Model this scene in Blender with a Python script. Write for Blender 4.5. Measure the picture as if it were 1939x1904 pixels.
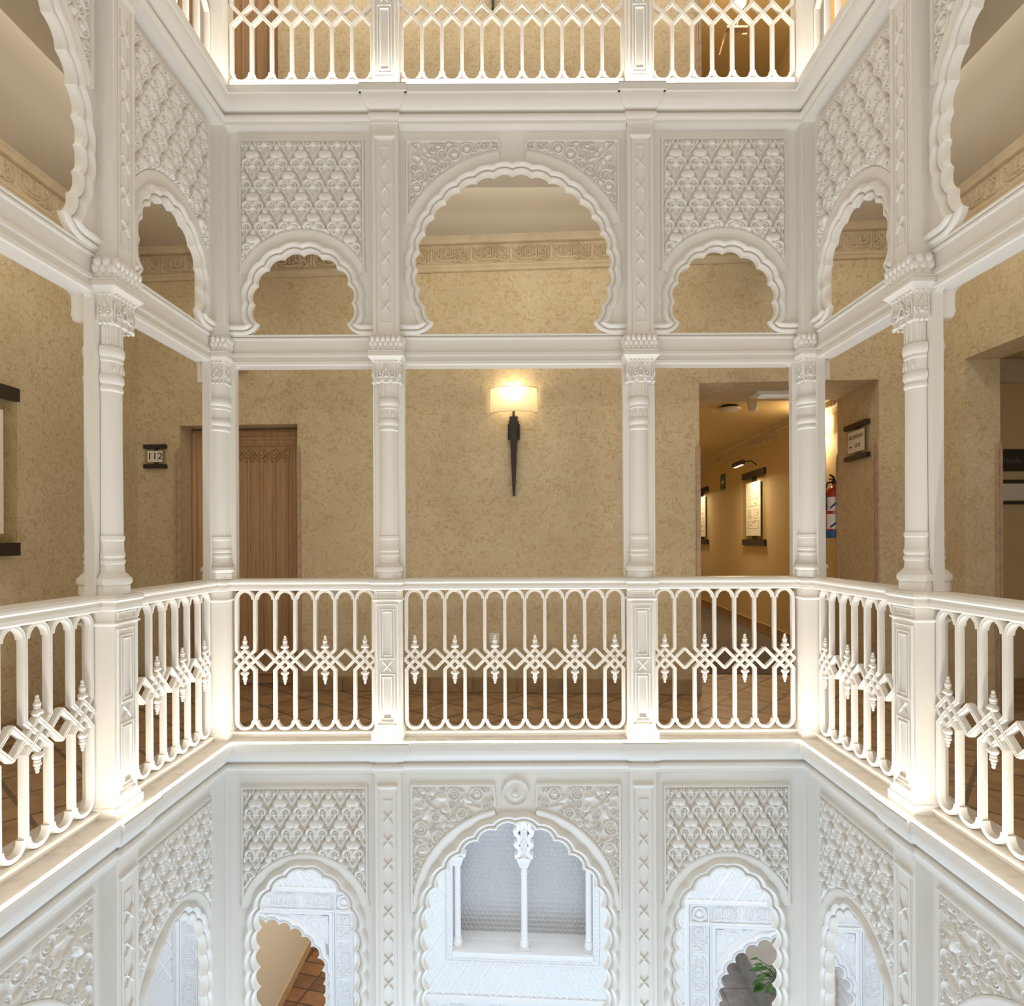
import bpy, bmesh, math, random
import numpy as np
from mathutils import Vector, Matrix
from mathutils.geometry import tessellate_polygon

for _o in list(bpy.data.objects):
    bpy.data.objects.remove(_o)
SC = bpy.context.scene
COL = SC.collection
PI = math.pi
random.seed(4)

# ------------------------------------------------------------------ key dimensions (metres)
XP, YP = 1.855, 3.949          # patio-side faces of the piers: left/right at x=+-XP, back at y=YP
XPI = 0.819                    # back piers at x = +-XPI
YPI = 2.9405                   # side piers at y = YPI
PITCH = 0.1317                 # baluster spacing
ZU = 4.162                     # upper ledge
CAMZ = 1.283
YW, YAW = 5.17, 0.063          # gallery back wall and its slight skew
XW = 3.29                      # gallery side walls
ZC = 3.819                     # gallery ceiling
ZF2 = -4.16                    # ground floor

# ------------------------------------------------------------------ camera
cam_d = bpy.data.cameras.new('camera')
cam = bpy.data.objects.new('camera', cam_d)
COL.objects.link(cam)
cam.matrix_world = Matrix.Translation((0, 0, CAMZ)) @ Matrix.Rotation(PI/2, 4, 'X') @ Matrix.Rotation(-0.0047, 4, 'Z')
cam_d.sensor_width = 36.0
cam_d.lens = 1165.0/1939.0*36.0
cam_d.shift_x = -4.5/1939.0
cam_d.shift_y = 69.0/1939.0
cam_d.clip_start = 0.02
SC.camera = cam

# ------------------------------------------------------------------ world, big lights, exposure
W = bpy.data.worlds.new('sky'); SC.world = W
W.use_nodes = True
_bg = W.node_tree.nodes['Background']
_bg.inputs[0].default_value = (1.0, 0.96, 0.89, 1)
_bg.inputs[1].default_value = 0.38
SC.view_settings.view_transform = 'Standard'
SC.view_settings.look = 'None'
SC.view_settings.gamma = 1.0
SC.view_settings.use_curve_mapping = False
SC.view_settings.exposure = 0.18
SC.cycles.max_bounces = 6
SC.cycles.diffuse_bounces = 4
SC.cycles.glossy_bounces = 2
SC.cycles.transmission_bounces = 4
SC.cycles.transparent_max_bounces = 6
SC.cycles.caustics_reflective = False
SC.cycles.caustics_refractive = False
SC.cycles.use_denoising = True

def area(name, loc, rot, sx, sy, power, color):
    l = bpy.data.lights.new(name, 'AREA'); l.shape = 'RECTANGLE'
    l.size = sx; l.size_y = sy; l.energy = power; l.color = color
    o = bpy.data.objects.new(name, l); COL.objects.link(o)
    o.location = loc; o.rotation_euler = rot
    return o
WARM = (1.0, 0.91, 0.77); LEDC = (1.0, 0.93, 0.83); COOL = (1.0, 0.985, 0.96); PATIO = (0.62, 0.80, 1.0); AMBER = (1.0, 0.77, 0.47)
# unseen area lights added under the gallery ceiling, tilted at the walls (first floor)
area('gallery_light', (0, 4.30, ZC-0.12), (math.radians(42), 0, 0), 3.0, 0.4, 8.5, WARM)
area('gallery_light', (-2.30, 3.0, ZC-0.12), (0, math.radians(42), 0), 0.4, 3.2, 12, WARM)
area('gallery_light', (2.30, 3.0, ZC-0.12), (0, math.radians(-42), 0), 0.4, 3.2, 12, WARM)
# second floor
area('gallery_light', (0, 4.7, 6.9), (0, 0, 0), 5.0, 0.5, 55, WARM)
# ground floor hall, cool white
area('hall_light', (0, 4.62, -0.42), (0, 0, 0), 5.6, 0.6, 18, COOL)
area('hall_light', (-2.65, 2.6, -0.42), (0, 0, 0), 0.6, 3.4, 10, COOL)
area('hall_light', (2.65, 2.6, -0.42), (0, 0, 0), 0.6, 3.4, 10, COOL)
area('patio_fill', (0, 2.0, ZF2+0.05), (PI, 0, 0), 3.0, 3.0, 140, PATIO)  # unseen blue fill panel added at floor level to cool the ground-floor facade
# unseen warm fill points added behind the viewer to brighten facade and gallery wall
for _x in (-2.2, 0.0, 2.2):
    _l = bpy.data.lights.new('front_fill', 'POINT'); _l.energy = 40; _l.color = (1.0, 0.87, 0.68); _l.shadow_soft_size = 0.18
    _o = bpy.data.objects.new('front_fill', _l); COL.objects.link(_o); _o.location = (_x, -1.25, 2.5)
# LED strips lying on the two patio ledges (light upwards, a little outwards)
for zz, pw in ((0.012, 15.0), (ZU+0.012, 13.0)):
    area('ledge_led', (0, YP-0.058, zz), (PI, 0, 0), 3.56, 0.012, pw, LEDC)
    area('ledge_led', (-XP+0.058, 2.1, zz), (PI, 0, 0), 0.012, 3.6, pw, LEDC)
    area('ledge_led', (XP-0.058, 2.1, zz), (PI, 0, 0), 0.012, 3.6, pw, LEDC)

# ------------------------------------------------------------------ materials
def mat(name, color, rough=0.5, metallic=0.0, emit=None, estr=0.0, noise=None, bump=None, coat=0.0, trans=0.0, spec=None):
    m = bpy.data.materials.new(name); m.use_nodes = True
    nt = m.node_tree; b = nt.nodes['Principled BSDF']
    b.inputs['Base Color'].default_value = (*color, 1)
    b.inputs['Roughness'].default_value = rough
    b.inputs['Metallic'].default_value = metallic
    if spec is not None: b.inputs['Specular IOR Level'].default_value = spec
    if coat: b.inputs['Coat Weight'].default_value = coat
    if trans:
        b.inputs['Transmission Weight'].default_value = trans
    if emit:
        b.inputs['Emission Color'].default_value = (*emit, 1)
        b.inputs['Emission Strength'].default_value = estr
    if noise or bump:
        tc = nt.nodes.new('ShaderNodeTexCoord')
    if noise:                                  # (scale, color2, lo, hi)
        n = nt.nodes.new('ShaderNodeTexNoise'); n.inputs['Scale'].default_value = noise[0]
        n.inputs['Detail'].default_value = 5
        nt.links.new(tc.outputs['Object'], n.inputs['Vector'])
        r = nt.nodes.new('ShaderNodeValToRGB')
        r.color_ramp.elements[0].position = noise[2]; r.color_ramp.elements[1].position = noise[3]
        r.color_ramp.elements[0].color = (*color, 1); r.color_ramp.elements[1].color = (*noise[1], 1)
        nt.links.new(n.outputs['Fac'], r.inputs['Fac'])
        nt.links.new(r.outputs['Color'], b.inputs['Base Color'])
    if bump:                                   # (scale, strength, distance)
        n2 = nt.nodes.new('ShaderNodeTexNoise'); n2.inputs['Scale'].default_value = bump[0]
        n2.inputs['Detail'].default_value = 4
        nt.links.new(tc.outputs['Object'], n2.inputs['Vector'])
        bp = nt.nodes.new('ShaderNodeBump'); bp.inputs['Strength'].default_value = bump[1]
        bp.inputs['Distance'].default_value = bump[2]
        nt.links.new(n2.outputs['Fac'], bp.inputs['Height'])
        nt.links.new(bp.outputs['Normal'], b.inputs['Normal'])
    return m

WHITE = mat('white_gloss_paint', (0.83, 0.795, 0.735), 0.38, bump=(60, 0.10, 0.002))
STONE = mat('ledge_stone', (0.74, 0.69, 0.62), 0.5, noise=(14, (0.60, 0.54, 0.45), 0.5, 0.75))
PLASTER = mat('white_plaster', (0.86, 0.86, 0.86), 0.7)
CREAM = mat('cream_plaster', (0.66, 0.55, 0.38), 0.7, noise=(9, (0.56, 0.45, 0.29), 0.35, 0.75), bump=(40, 0.15, 0.004))
CEIL = mat('ceiling_paint', (0.66, 0.60, 0.50), 0.8)
DARKW = mat('dark_wood', (0.028, 0.020, 0.016), 0.45)
IRON = mat('black_iron', (0.042, 0.034, 0.029), 0.45, 0.4)
PAPER = mat('ivory_paper', (0.78, 0.72, 0.60), 0.7)
INK = mat('black_ink', (0.02, 0.02, 0.02), 0.6)
BEIGE = mat('beige_wall_paint', (0.60, 0.51, 0.38), 0.8)
OCHRE = mat('ochre_wall_paint', (0.63, 0.49, 0.27), 0.75, bump=(90, 0.12, 0.002))
OCEIL = mat('ochre_ceiling_paint', (0.66, 0.52, 0.28), 0.8)
GUARD = mat('pale_guard_wood', (0.52, 0.38, 0.265), 0.5, noise=(30, (0.42, 0.29, 0.195), 0.4, 0.7))
RED = mat('red_enamel', (0.42, 0.03, 0.015), 0.3, coat=0.3)
BLUE = mat('blue_paint', (0.035, 0.12, 0.33), 0.4)
NAVY = mat('navy_print', (0.03, 0.03, 0.25), 0.5)
LABEL = mat('white_label', (0.80, 0.80, 0.80), 0.5)
RUBBER = mat('black_rubber', (0.012, 0.012, 0.012), 0.55)
PLASTIC = mat('white_plastic', (0.80, 0.77, 0.70), 0.4)
GREENS = mat('exit_green', (0.02, 0.11, 0.045), 0.5)
LEAF = mat('leaf_green', (0.05, 0.17, 0.025), 0.4, noise=(25, (0.10, 0.27, 0.04), 0.4, 0.7))
MARBLE = mat('grey_marble', (0.62, 0.62, 0.62), 0.3, noise=(5, (0.50, 0.50, 0.51), 0.4, 0.7))
SLATE = mat('grey_floor_tile', (0.42, 0.42, 0.43), 0.35)
CARPET = mat('grey_carpet', (0.20, 0.16, 0.12), 0.95, noise=(90, (0.09, 0.08, 0.08), 0.42, 0.6))
LEDM = mat('led_diffuser', (1, 1, 1), 0.5, emit=(1.0, 0.95, 0.86), estr=7.0)
BULB = mat('glowing_bulb', (1, 1, 1), 0.5, emit=(1.0, 0.86, 0.62), estr=14.0)
LIT = mat('lit_diffuser', (1, 0.95, 0.8), 0.5, emit=(1.0, 0.82, 0.5), estr=4.0)
DIM = mat('dim_fluorescent', (0.8, 0.8, 0.75), 0.3, emit=(1.0, 0.95, 0.85), estr=0.12)

def glass_mat():
    m = bpy.data.materials.new('clear_glass'); m.use_nodes = True
    nt = m.node_tree; nt.nodes.clear()
    out = nt.nodes.new('ShaderNodeOutputMaterial'); mx = nt.nodes.new('ShaderNodeMixShader')
    tr = nt.nodes.new('ShaderNodeBsdfTransparent'); gl = nt.nodes.new('ShaderNodeBsdfGlossy')
    tr.inputs[0].default_value = (0.92, 0.93, 0.89, 1); gl.inputs['Roughness'].default_value = 0.05
    mx.inputs[0].default_value = 0.07
    nt.links.new(tr.outputs[0], mx.inputs[1]); nt.links.new(gl.outputs[0], mx.inputs[2])
    nt.links.new(mx.outputs[0], out.inputs[0])
    return m
GLASS = glass_mat()
def shade_mat():
    m = bpy.data.materials.new('lamp_shade_fabric'); m.use_nodes = True
    nt = m.node_tree; nt.nodes.clear()
    out = nt.nodes.new('ShaderNodeOutputMaterial'); ad = nt.nodes.new('ShaderNodeMixShader')
    df = nt.nodes.new('ShaderNodeBsdfDiffuse'); tl = nt.nodes.new('ShaderNodeBsdfTranslucent')
    df.inputs[0].default_value = (0.80, 0.72, 0.54, 1); tl.inputs[0].default_value = (0.84, 0.76, 0.56, 1); ad.inputs[0].default_value = 0.45
    nt.links.new(df.outputs[0], ad.inputs[1]); nt.links.new(tl.outputs[0], ad.inputs[2]); nt.links.new(ad.outputs[0], out.inputs[0])
    return m
SHADE = shade_mat()

def wallpaper():
    m = bpy.data.materials.new('mottled_wallpaper'); m.use_nodes = True
    nt = m.node_tree; b = nt.nodes['Principled BSDF']; b.inputs['Roughness'].default_value = 0.72
    tc = nt.nodes.new('ShaderNodeTexCoord')
    def noise(s, d, dist=0.0):
        n = nt.nodes.new('ShaderNodeTexNoise'); n.inputs['Scale'].default_value = s
        n.inputs['Detail'].default_value = d; n.inputs['Distortion'].default_value = dist
        nt.links.new(tc.outputs['Object'], n.inputs['Vector']); return n
    def ramp(n, p0, p1, c0, c1):
        r = nt.nodes.new('ShaderNodeValToRGB')
        r.color_ramp.elements[0].position = p0; r.color_ramp.elements[1].position = p1
        r.color_ramp.elements[0].color = c0; r.color_ramp.elements[1].color = c1
        nt.links.new(n.outputs['Fac'], r.inputs['Fac']); return r
    big = ramp(noise(2.2, 3), 0.35, 0.65, (0.67, 0.56, 0.375, 1), (0.61, 0.50, 0.325, 1))
    spot = ramp(noise(15, 5, 1.5), 0.48, 0.60, (0, 0, 0, 1), (1, 1, 1, 1))
    fine = ramp(noise(55, 4, 1.2), 0.38, 0.60, (0, 0, 0, 1), (1, 1, 1, 1))
    m1 = nt.nodes.new('ShaderNodeMixRGB'); m1.inputs[2].default_value = (0.49, 0.36, 0.175, 1)
    f1 = nt.nodes.new('ShaderNodeMath'); f1.operation = 'MULTIPLY'; f1.inputs[1].default_value = 0.85
    f2 = nt.nodes.new('ShaderNodeMath'); f2.operation = 'MULTIPLY'
    nt.links.new(spot.outputs[0], f2.inputs[0]); nt.links.new(fine.outputs[0], f2.inputs[1])
    nt.links.new(f2.outputs[0], f1.inputs[0])
    nt.links.new(f1.outputs[0], m1.inputs[0]); nt.links.new(big.outputs[0], m1.inputs[1])
    m2 = nt.nodes.new('ShaderNodeMixRGB'); m2.blend_type = 'MULTIPLY'; m2.inputs[0].default_value = 1.0
    fr = ramp(noise(45, 5, 0.5), 0.3, 0.7, (0.90, 0.89, 0.87, 1), (1.05, 1.05, 1.04, 1))
    nt.links.new(m1.outputs[0], m2.inputs[1]); nt.links.new(fr.outputs[0], m2.inputs[2])
    nt.links.new(m2.outputs[0], b.inputs['Base Color'])
    bp = nt.nodes.new('ShaderNodeBump'); bp.inputs['Strength'].default_value = 0.25; bp.inputs['Distance'].default_value = 0.003
    nt.links.new(noise(120, 3, 0.5).outputs['Fac'], bp.inputs['Height']); nt.links.new(bp.outputs[0], b.inputs['Normal'])
    return m
PAPERW = wallpaper()

def tiles(name, c1, c2, mortar, scale, rot, rough=0.45, msize=0.012, ratio=1.0):
    m = bpy.data.materials.new(name); m.use_nodes = True
    nt = m.node_tree; b = nt.nodes['Principled BSDF']; b.inputs['Roughness'].default_value = rough
    tc = nt.nodes.new('ShaderNodeTexCoord'); mp = nt.nodes.new('ShaderNodeMapping')
    mp.inputs['Rotation'].default_value = (0, 0, rot)
    br = nt.nodes.new('ShaderNodeTexBrick'); br.offset = 0.0
    br.inputs['Color1'].default_value = (*c1, 1); br.inputs['Color2'].default_value = (*c2, 1)
    br.inputs['Mortar'].default_value = (*mortar, 1); br.inputs['Scale'].default_value = 1.0
    br.inputs['Mortar Size'].default_value = msize
    br.inputs['Brick Width'].default_value = scale*ratio; br.inputs['Row Height'].default_value = scale
    nt.links.new(tc.outputs['Object'], mp.inputs['Vector']); nt.links.new(mp.outputs[0], br.inputs['Vector'])
    n = nt.nodes.new('ShaderNodeTexNoise'); n.inputs['Scale'].default_value = 9; n.inputs['Detail'].default_value = 5
    nt.links.new(tc.outputs['Object'], n.inputs['Vector'])
    r = nt.nodes.new('ShaderNodeValToRGB'); r.color_ramp.elements[0].color = (0.72, 0.70, 0.68, 1)
    r.color_ramp.elements[1].color = (1.15, 1.12, 1.10, 1); r.color_ramp.elements[0].position = 0.3; r.color_ramp.elements[1].position = 0.7
    nt.links.new(n.outputs['Fac'], r.inputs['Fac'])
    mx = nt.nodes.new('ShaderNodeMixRGB'); mx.blend_type = 'MULTIPLY'; mx.inputs[0].default_value = 1
    nt.links.new(br.outputs['Color'], mx.inputs[1]); nt.links.new(r.outputs[0], mx.inputs[2])
    nt.links.new(mx.outputs[0], b.inputs['Base Color'])
    return m
TERRA = tiles('terracotta_tile', (0.50, 0.335, 0.19), (0.43, 0.275, 0.15), (0.20, 0.15, 0.10), 0.33, 0.72)
TERRA2 = tiles('glazed_terracotta', (0.21, 0.10, 0.04), (0.12, 0.06, 0.028), (0.06, 0.035, 0.02), 0.22, 0.25, 0.3, ratio=1.5)
SKIRT = mat('terracotta_skirting', (0.46, 0.32, 0.18), 0.6, noise=(8, (0.36, 0.24, 0.13), 0.4, 0.7))

def wood(name, c1, c2):
    m = bpy.data.materials.new(name); m.use_nodes = True
    nt = m.node_tree; b = nt.nodes['Principled BSDF']; b.inputs['Roughness'].default_value = 0.45
    tc = nt.nodes.new('ShaderNodeTexCoord'); mp = nt.nodes.new('ShaderNodeMapping')
    mp.inputs['Scale'].default_value = (30, 30, 1.6)
    n = nt.nodes.new('ShaderNodeTexNoise'); n.inputs['Scale'].default_value = 1.5; n.inputs['Detail'].default_value = 6
    n.inputs['Distortion'].default_value = 0.8
    nt.links.new(tc.outputs['Object'], mp.inputs['Vector']); nt.links.new(mp.outputs[0], n.inputs['Vector'])
    r = nt.nodes.new('ShaderNodeValToRGB'); r.color_ramp.elements[0].color = (*c1, 1); r.color_ramp.elements[1].color = (*c2, 1)
    r.color_ramp.elements[0].position = 0.3; r.color_ramp.elements[1].position = 0.7
    nt.links.new(n.outputs['Fac'], r.inputs['Fac']); nt.links.new(r.outputs[0], b.inputs['Base Color'])
    return m
OAK = wood('oak_door_wood', (0.39, 0.235, 0.12), (0.52, 0.335, 0.185))

# ------------------------------------------------------------------ mesh helpers
class MB:
    def __init__(s): s.v = []; s.f = []
    def add(s, v, f):
        n = len(s.v); s.v.extend([tuple(map(float, p)) for p in v]); s.f.extend([tuple(i+n for i in q) for q in f]); return s
    def box(s, x0, x1, y0, y1, z0, z1):
        v = [(x0,y0,z0),(x1,y0,z0),(x1,y1,z0),(x0,y1,z0),(x0,y0,z1),(x1,y0,z1),(x1,y1,z1),(x0,y1,z1)]
        return s.add(v, [(0,3,2,1),(4,5,6,7),(0,1,5,4),(1,2,6,5),(2,3,7,6),(3,0,4,7)])
    def prism(s, poly, y0, y1):
        """polygon in (x,z), counter-clockwise seen from -y, from y0 (front) to y1"""
        n = len(poly)
        v = [(p[0], y0, p[1]) for p in poly] + [(p[0], y1, p[1]) for p in poly]
        tris = tessellate_polygon([[Vector((p[0], p[1], 0)) for p in poly]])
        f = [tuple(t) for t in tris] + [tuple(i+n for i in reversed(t)) for t in tris]
        f += [(i, (i+1) % n, n+(i+1) % n, n+i) for i in range(n)]
        return s.add(v, f)
    def lathe(s, prof, cx, cy, a0=0.0, a1=2*PI, n=24):
        """profile [(r,z)] around a vertical axis"""
        full = abs(a1-a0-2*PI) < 1e-6; m = n if full else n+1
        v = []
        for r, z in prof:
            for i in range(m):
                a = a0+(a1-a0)*i/n
                v.append((cx+r*math.cos(a), cy+r*math.sin(a), z))
        f = []
        for j in range(len(prof)-1):
            for i in range(n):
                i2 = (i+1) % m
                f.append((j*m+i, j*m+i2, (j+1)*m+i2, (j+1)*m+i))
        if prof[0][0] > 1e-5: f.append(tuple(reversed(range(m))))
        if prof[-1][0] > 1e-5: f.append(tuple((len(prof)-1)*m+i for i in range(m)))
        return s.add(v, f)
    def sweep(s, prof, path, closed=False, cap=True):
        """profile [(d,z)], d to the left of a plan path [(x,y)], mitred; profile is a closed loop"""
        n = len(path); m = len(prof); v = []
        for i in range(n):
            p = Vector(path[i])
            a = Vector(path[i-1]) if (i > 0 or closed) else None
            b = Vector(path[(i+1) % n]) if (i < n-1 or closed) else None
            d1 = (p-a).normalized() if a is not None else None
            d2 = (b-p).normalized() if b is not None else None
            if d1 is None: nn = Vector((-d2.y, d2.x))
            elif d2 is None: nn = Vector((-d1.y, d1.x))
            else:
                n1 = Vector((-d1.y, d1.x)); n2 = Vector((-d2.y, d2.x)); t = n1+n2
                nn = t/(1+n1.dot(n2)) if (1+n1.dot(n2)) > 1e-4 else n1
            for d, z in prof: v.append((p.x+nn.x*d, p.y+nn.y*d, z))
        f = []
        for i in range(n if closed else n-1):
            i2 = (i+1) % n
            for j in range(m):
                j2 = (j+1) % m
                f.append((i*m+j, i2*m+j, i2*m+j2, i*m+j2))
        if cap and not closed:
            f.append(tuple(reversed(range(m)))); f.append(tuple((n-1)*m+j for j in range(m)))
        return s.add(v, f)
    def block(s, x0, x1, y0, y1, prof):
        """stacked moulded block: profile [(outset,z)] going up around a rectangle"""
        v = []
        for d, z in prof: v += [(x0-d,y0-d,z),(x1+d,y0-d,z),(x1+d,y1+d,z),(x0-d,y1+d,z)]
        f = [(3,2,1,0)]
        for j in range(len(prof)-1):
            for i in range(4):
                i2 = (i+1) % 4
                f.append((j*4+i, j*4+i2, j*4+4+i2, j*4+4+i))
        k = 4*(len(prof)-1); f.append((k,k+1,k+2,k+3))
        return s.add(v, f)
    def ribbon(s, pts, prof, closed=False):
        """bar following a polyline in the (x,z) plane; profile [(w,y)] closed loop, w across the bar"""
        n = len(pts); m = len(prof); v = []
        P = [Vector(p) for p in pts]
        for i in range(n):
            a = P[i-1] if (i > 0 or closed) else None
            b = P[(i+1) % n] if (i < n-1 or closed) else None
            d1 = (P[i]-a).normalized() if a is not None else None
            d2 = (b-P[i]).normalized() if b is not None else None
            if d1 is None: nn = Vector((-d2.y, d2.x))
            elif d2 is None: nn = Vector((-d1.y, d1.x))
            else:
                n1 = Vector((-d1.y, d1.x)); n2 = Vector((-d2.y, d2.x)); q = 1+n1.dot(n2)
                nn = (n1+n2)/q if q > 0.2 else n1
            for w, y in prof: v.append((P[i].x+nn.x*w, y, P[i].y+nn.y*w))
        f = []
        for i in range(n if closed else n-1):
            i2 = (i+1) % n
            for j in range(m):
                j2 = (j+1) % m
                f.append((i*m+j, i*m+j2, i2*m+j2, i2*m+j))
        if not closed:
            f.append(tuple(range(m))); f.append(tuple((n-1)*m+j for j in reversed(range(m))))
        return s.add(v, f)
    def ball(s, cx, cy, cz, rx, ry=None, rz=None, nu=12, nv=8):
        ry = ry or rx; rz = rz or rx; v = [(cx, cy, cz-rz)]
        for j in range(1, nv):
            t = -PI/2+PI*j/nv
            for i in range(nu):
                a = 2*PI*i/nu
                v.append((cx+rx*math.cos(t)*math.cos(a), cy+ry*math.cos(t)*math.sin(a), cz+rz*math.sin(t)))
        v.append((cx, cy, cz+rz)); f = []
        for i in range(nu):
            i2 = (i+1) % nu
            f.append((0, 1+i2, 1+i)); f.append((len(v)-1, 1+(nv-2)*nu+i, 1+(nv-2)*nu+i2))
            for j in range(nv-2): f.append((1+j*nu+i, 1+j*nu+i2, 1+(j+1)*nu+i2, 1+(j+1)*nu+i))
        return s.add(v, f)
    def tube(s, pts, r, n=8):
        P = [Vector(p) for p in pts]; m = len(P); v = []
        ref = Vector((0.3, 0.5, 0.8)).normalized()
        for i in range(m):
            d = (P[min(i+1, m-1)]-P[max(i-1, 0)]).normalized()
            u = d.cross(ref)
            if u.length < 0.1: u = d.cross(Vector((1, 0, 0)))
            u.normalize(); w = d.cross(u)
            rr = r[i] if isinstance(r, (list, tuple)) else r
            for k in range(n):
                a = 2*PI*k/n; q = P[i]+u*rr*math.cos(a)+w*rr*math.sin(a); v.append(tuple(q))
        f = [(i*n+k, i*n+(k+1) % n, (i+1)*n+(k+1) % n, (i+1)*n+k) for i in range(m-1) for k in range(n)]
        f.append(tuple(reversed(range(n)))); f.append(tuple((m-1)*n+k for k in range(n)))
        return s.add(v, f)
    def build(s, name, m, parent=None, smooth=35):
        return mesh_obj(name, s.v, s.f, m, parent, smooth)

def mesh_obj(name, v, f, m, parent=None, smooth=35, recalc=True):
    me = bpy.data.meshes.new(name)
    me.from_pydata([tuple(p) for p in v], [], [tuple(q) for q in f])
    if recalc:
        bm = bmesh.new(); bm.from_mesh(me); bmesh.ops.recalc_face_normals(bm, faces=bm.faces); bm.to_mesh(me); bm.free()
    if smooth:
        me.shade_smooth(); me.set_sharp_from_angle(angle=math.radians(smooth))
    me.materials.append(m)
    o = bpy.data.objects.new(name, me); COL.objects.link(o)
    if parent is not None: o.parent = parent
    return o

def tag(o, label=None, cat=None, group=None, kind=None):
    if label: o['label'] = label
    if cat: o['category'] = cat
    if group: o['group'] = group
    if kind: o['kind'] = kind
    return o
def thing(name, label, cat, loc=(0, 0, 0), rz=0.0, group=None):
    o = bpy.data.objects.new(name, None); COL.objects.link(o); o.empty_display_size = 0.05
    o.location = loc; o.rotation_euler = (0, 0, rz)
    return tag(o, label, cat, group)
KIDS = {}
def kids(o): return [c for c in bpy.data.objects if c.parent == o]
def copy_tree(o, label, loc, rz, sx=1.0, group=None):
    c = o.copy(); COL.objects.link(c); c.location = loc; c.rotation_euler = (0, 0, rz); c.scale = (sx, 1, 1)
    c['label'] = label
    if group: c['group'] = group
    for ch in kids(o):
        d = ch.copy(); COL.objects.link(d); d.parent = c
        for g in kids(ch):
            e = g.copy(); COL.objects.link(e); e.parent = d
    return c
def rebase(root, z):
    """parts were modelled in world heights: move the thing's origin to its base"""
    root.location.z += z
    for ch in kids(root): ch.location.z -= z
    return root
def struct(o): o['kind'] = 'structure'; return o
def text(name, body, size, m, parent, loc, rot=(PI/2, 0, 0), ext=0.001, sx=1.0):
    cu = bpy.data.curves.new(name, 'FONT'); cu.body = body; cu.size = size; cu.extrude = ext
    cu.align_x = 'CENTER'; cu.align_y = 'CENTER'
    t = bpy.data.objects.new(name, cu); COL.objects.link(t)
    me = bpy.data.meshes.new_from_object(t.evaluated_get(bpy.context.evaluated_depsgraph_get()))
    bpy.data.objects.remove(t); bpy.data.curves.remove(cu)
    me.materials.clear(); me.materials.append(m)
    o = bpy.data.objects.new(name, me); COL.objects.link(o)
    o.parent = parent; o.location = loc; o.rotation_euler = rot; o.scale = (sx, 1, 1)
    return o
def relief(name, x0, x1, z0, z1, step, hf, o0, m, parent, mask=None, smooth=60):
    """carved surface: grid in (x,z), raised towards -y by hf(X,Z) metres from y=o0"""
    nx = max(2, int(round((x1-x0)/step))+1); nz = max(2, int(round((z1-z0)/step))+1)
    X, Z = np.meshgrid(np.linspace(x0, x1, nx), np.linspace(z0, z1, nz))
    H = hf(X, Z)
    V = np.stack([X.ravel(), (o0-H).ravel(), Z.ravel()], 1)
    i, j = np.meshgrid(np.arange(nx-1), np.arange(nz-1)); a = (j*nx+i)
    if mask is not None:
        xc = (X[:-1, :-1]+X[1:, 1:])/2; zc = (Z[:-1, :-1]+Z[1:, 1:])/2
        a = a[mask(xc, zc)]
    a = a.ravel()
    F = np.stack([a, a+1, a+nx+1, a+nx], 1)
    used = np.unique(F); re = np.full(len(V), -1); re[used] = np.arange(len(used))
    V = V[used]; F = re[F]
    me = bpy.data.meshes.new(name)
    me.vertices.add(len(V)); me.vertices.foreach_set('co', V.astype(np.float32).ravel())
    me.loops.add(F.size); me.loops.foreach_set('vertex_index', F.astype(np.int32).ravel())
    me.polygons.add(len(F)); me.polygons.foreach_set('loop_start', np.arange(0, F.size, 4, dtype=np.int32))
    me.update(calc_edges=True); me.validate()
    me.shade_smooth(); me.materials.append(m)
    o = bpy.data.objects.new(name, me); COL.objects.link(o)
    if parent is not None: o.parent = parent
    return o

# ------------------------------------------------------------------ scalloped arches
def arc_circle(p0, p1, sag):
    """circle through p0,p1 bulging to the left of the direction p0->p1"""
    d = p1-p0; c = d.length; R = (c*c/4+sag*sag)/(2*sag)
    n = Vector((d.y, -d.x)).normalized()
    return (p0+p1)/2+n*(R-sag), R
def cc_meet(c0, r0, c1, r1, near):
    d = (c1-c0).length
    a = (r0*r0-r1*r1+d*d)/(2*d); h2 = r0*r0-a*a; h = math.sqrt(max(h2, 0))
    u = (c1-c0)/d; m = c0+u*a; n = Vector((-u.y, u.x))
    q = [m+n*h, m-n*h]
    return min(q, key=lambda t: (t-near).length)
def arc_pts(c, r, a, b, n):
    t0 = math.atan2(a.y-c.y, a.x-c.x); t1 = math.atan2(b.y-c.y, b.x-c.x)
    while t1-t0 > PI: t1 -= 2*PI
    while t1-t0 < -PI: t1 += 2*PI
    return [Vector((c.x+r*math.cos(t0+(t1-t0)*k/n), c.y+r*math.sin(t0+(t1-t0)*k/n))) for k in range(n+1)]
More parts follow.
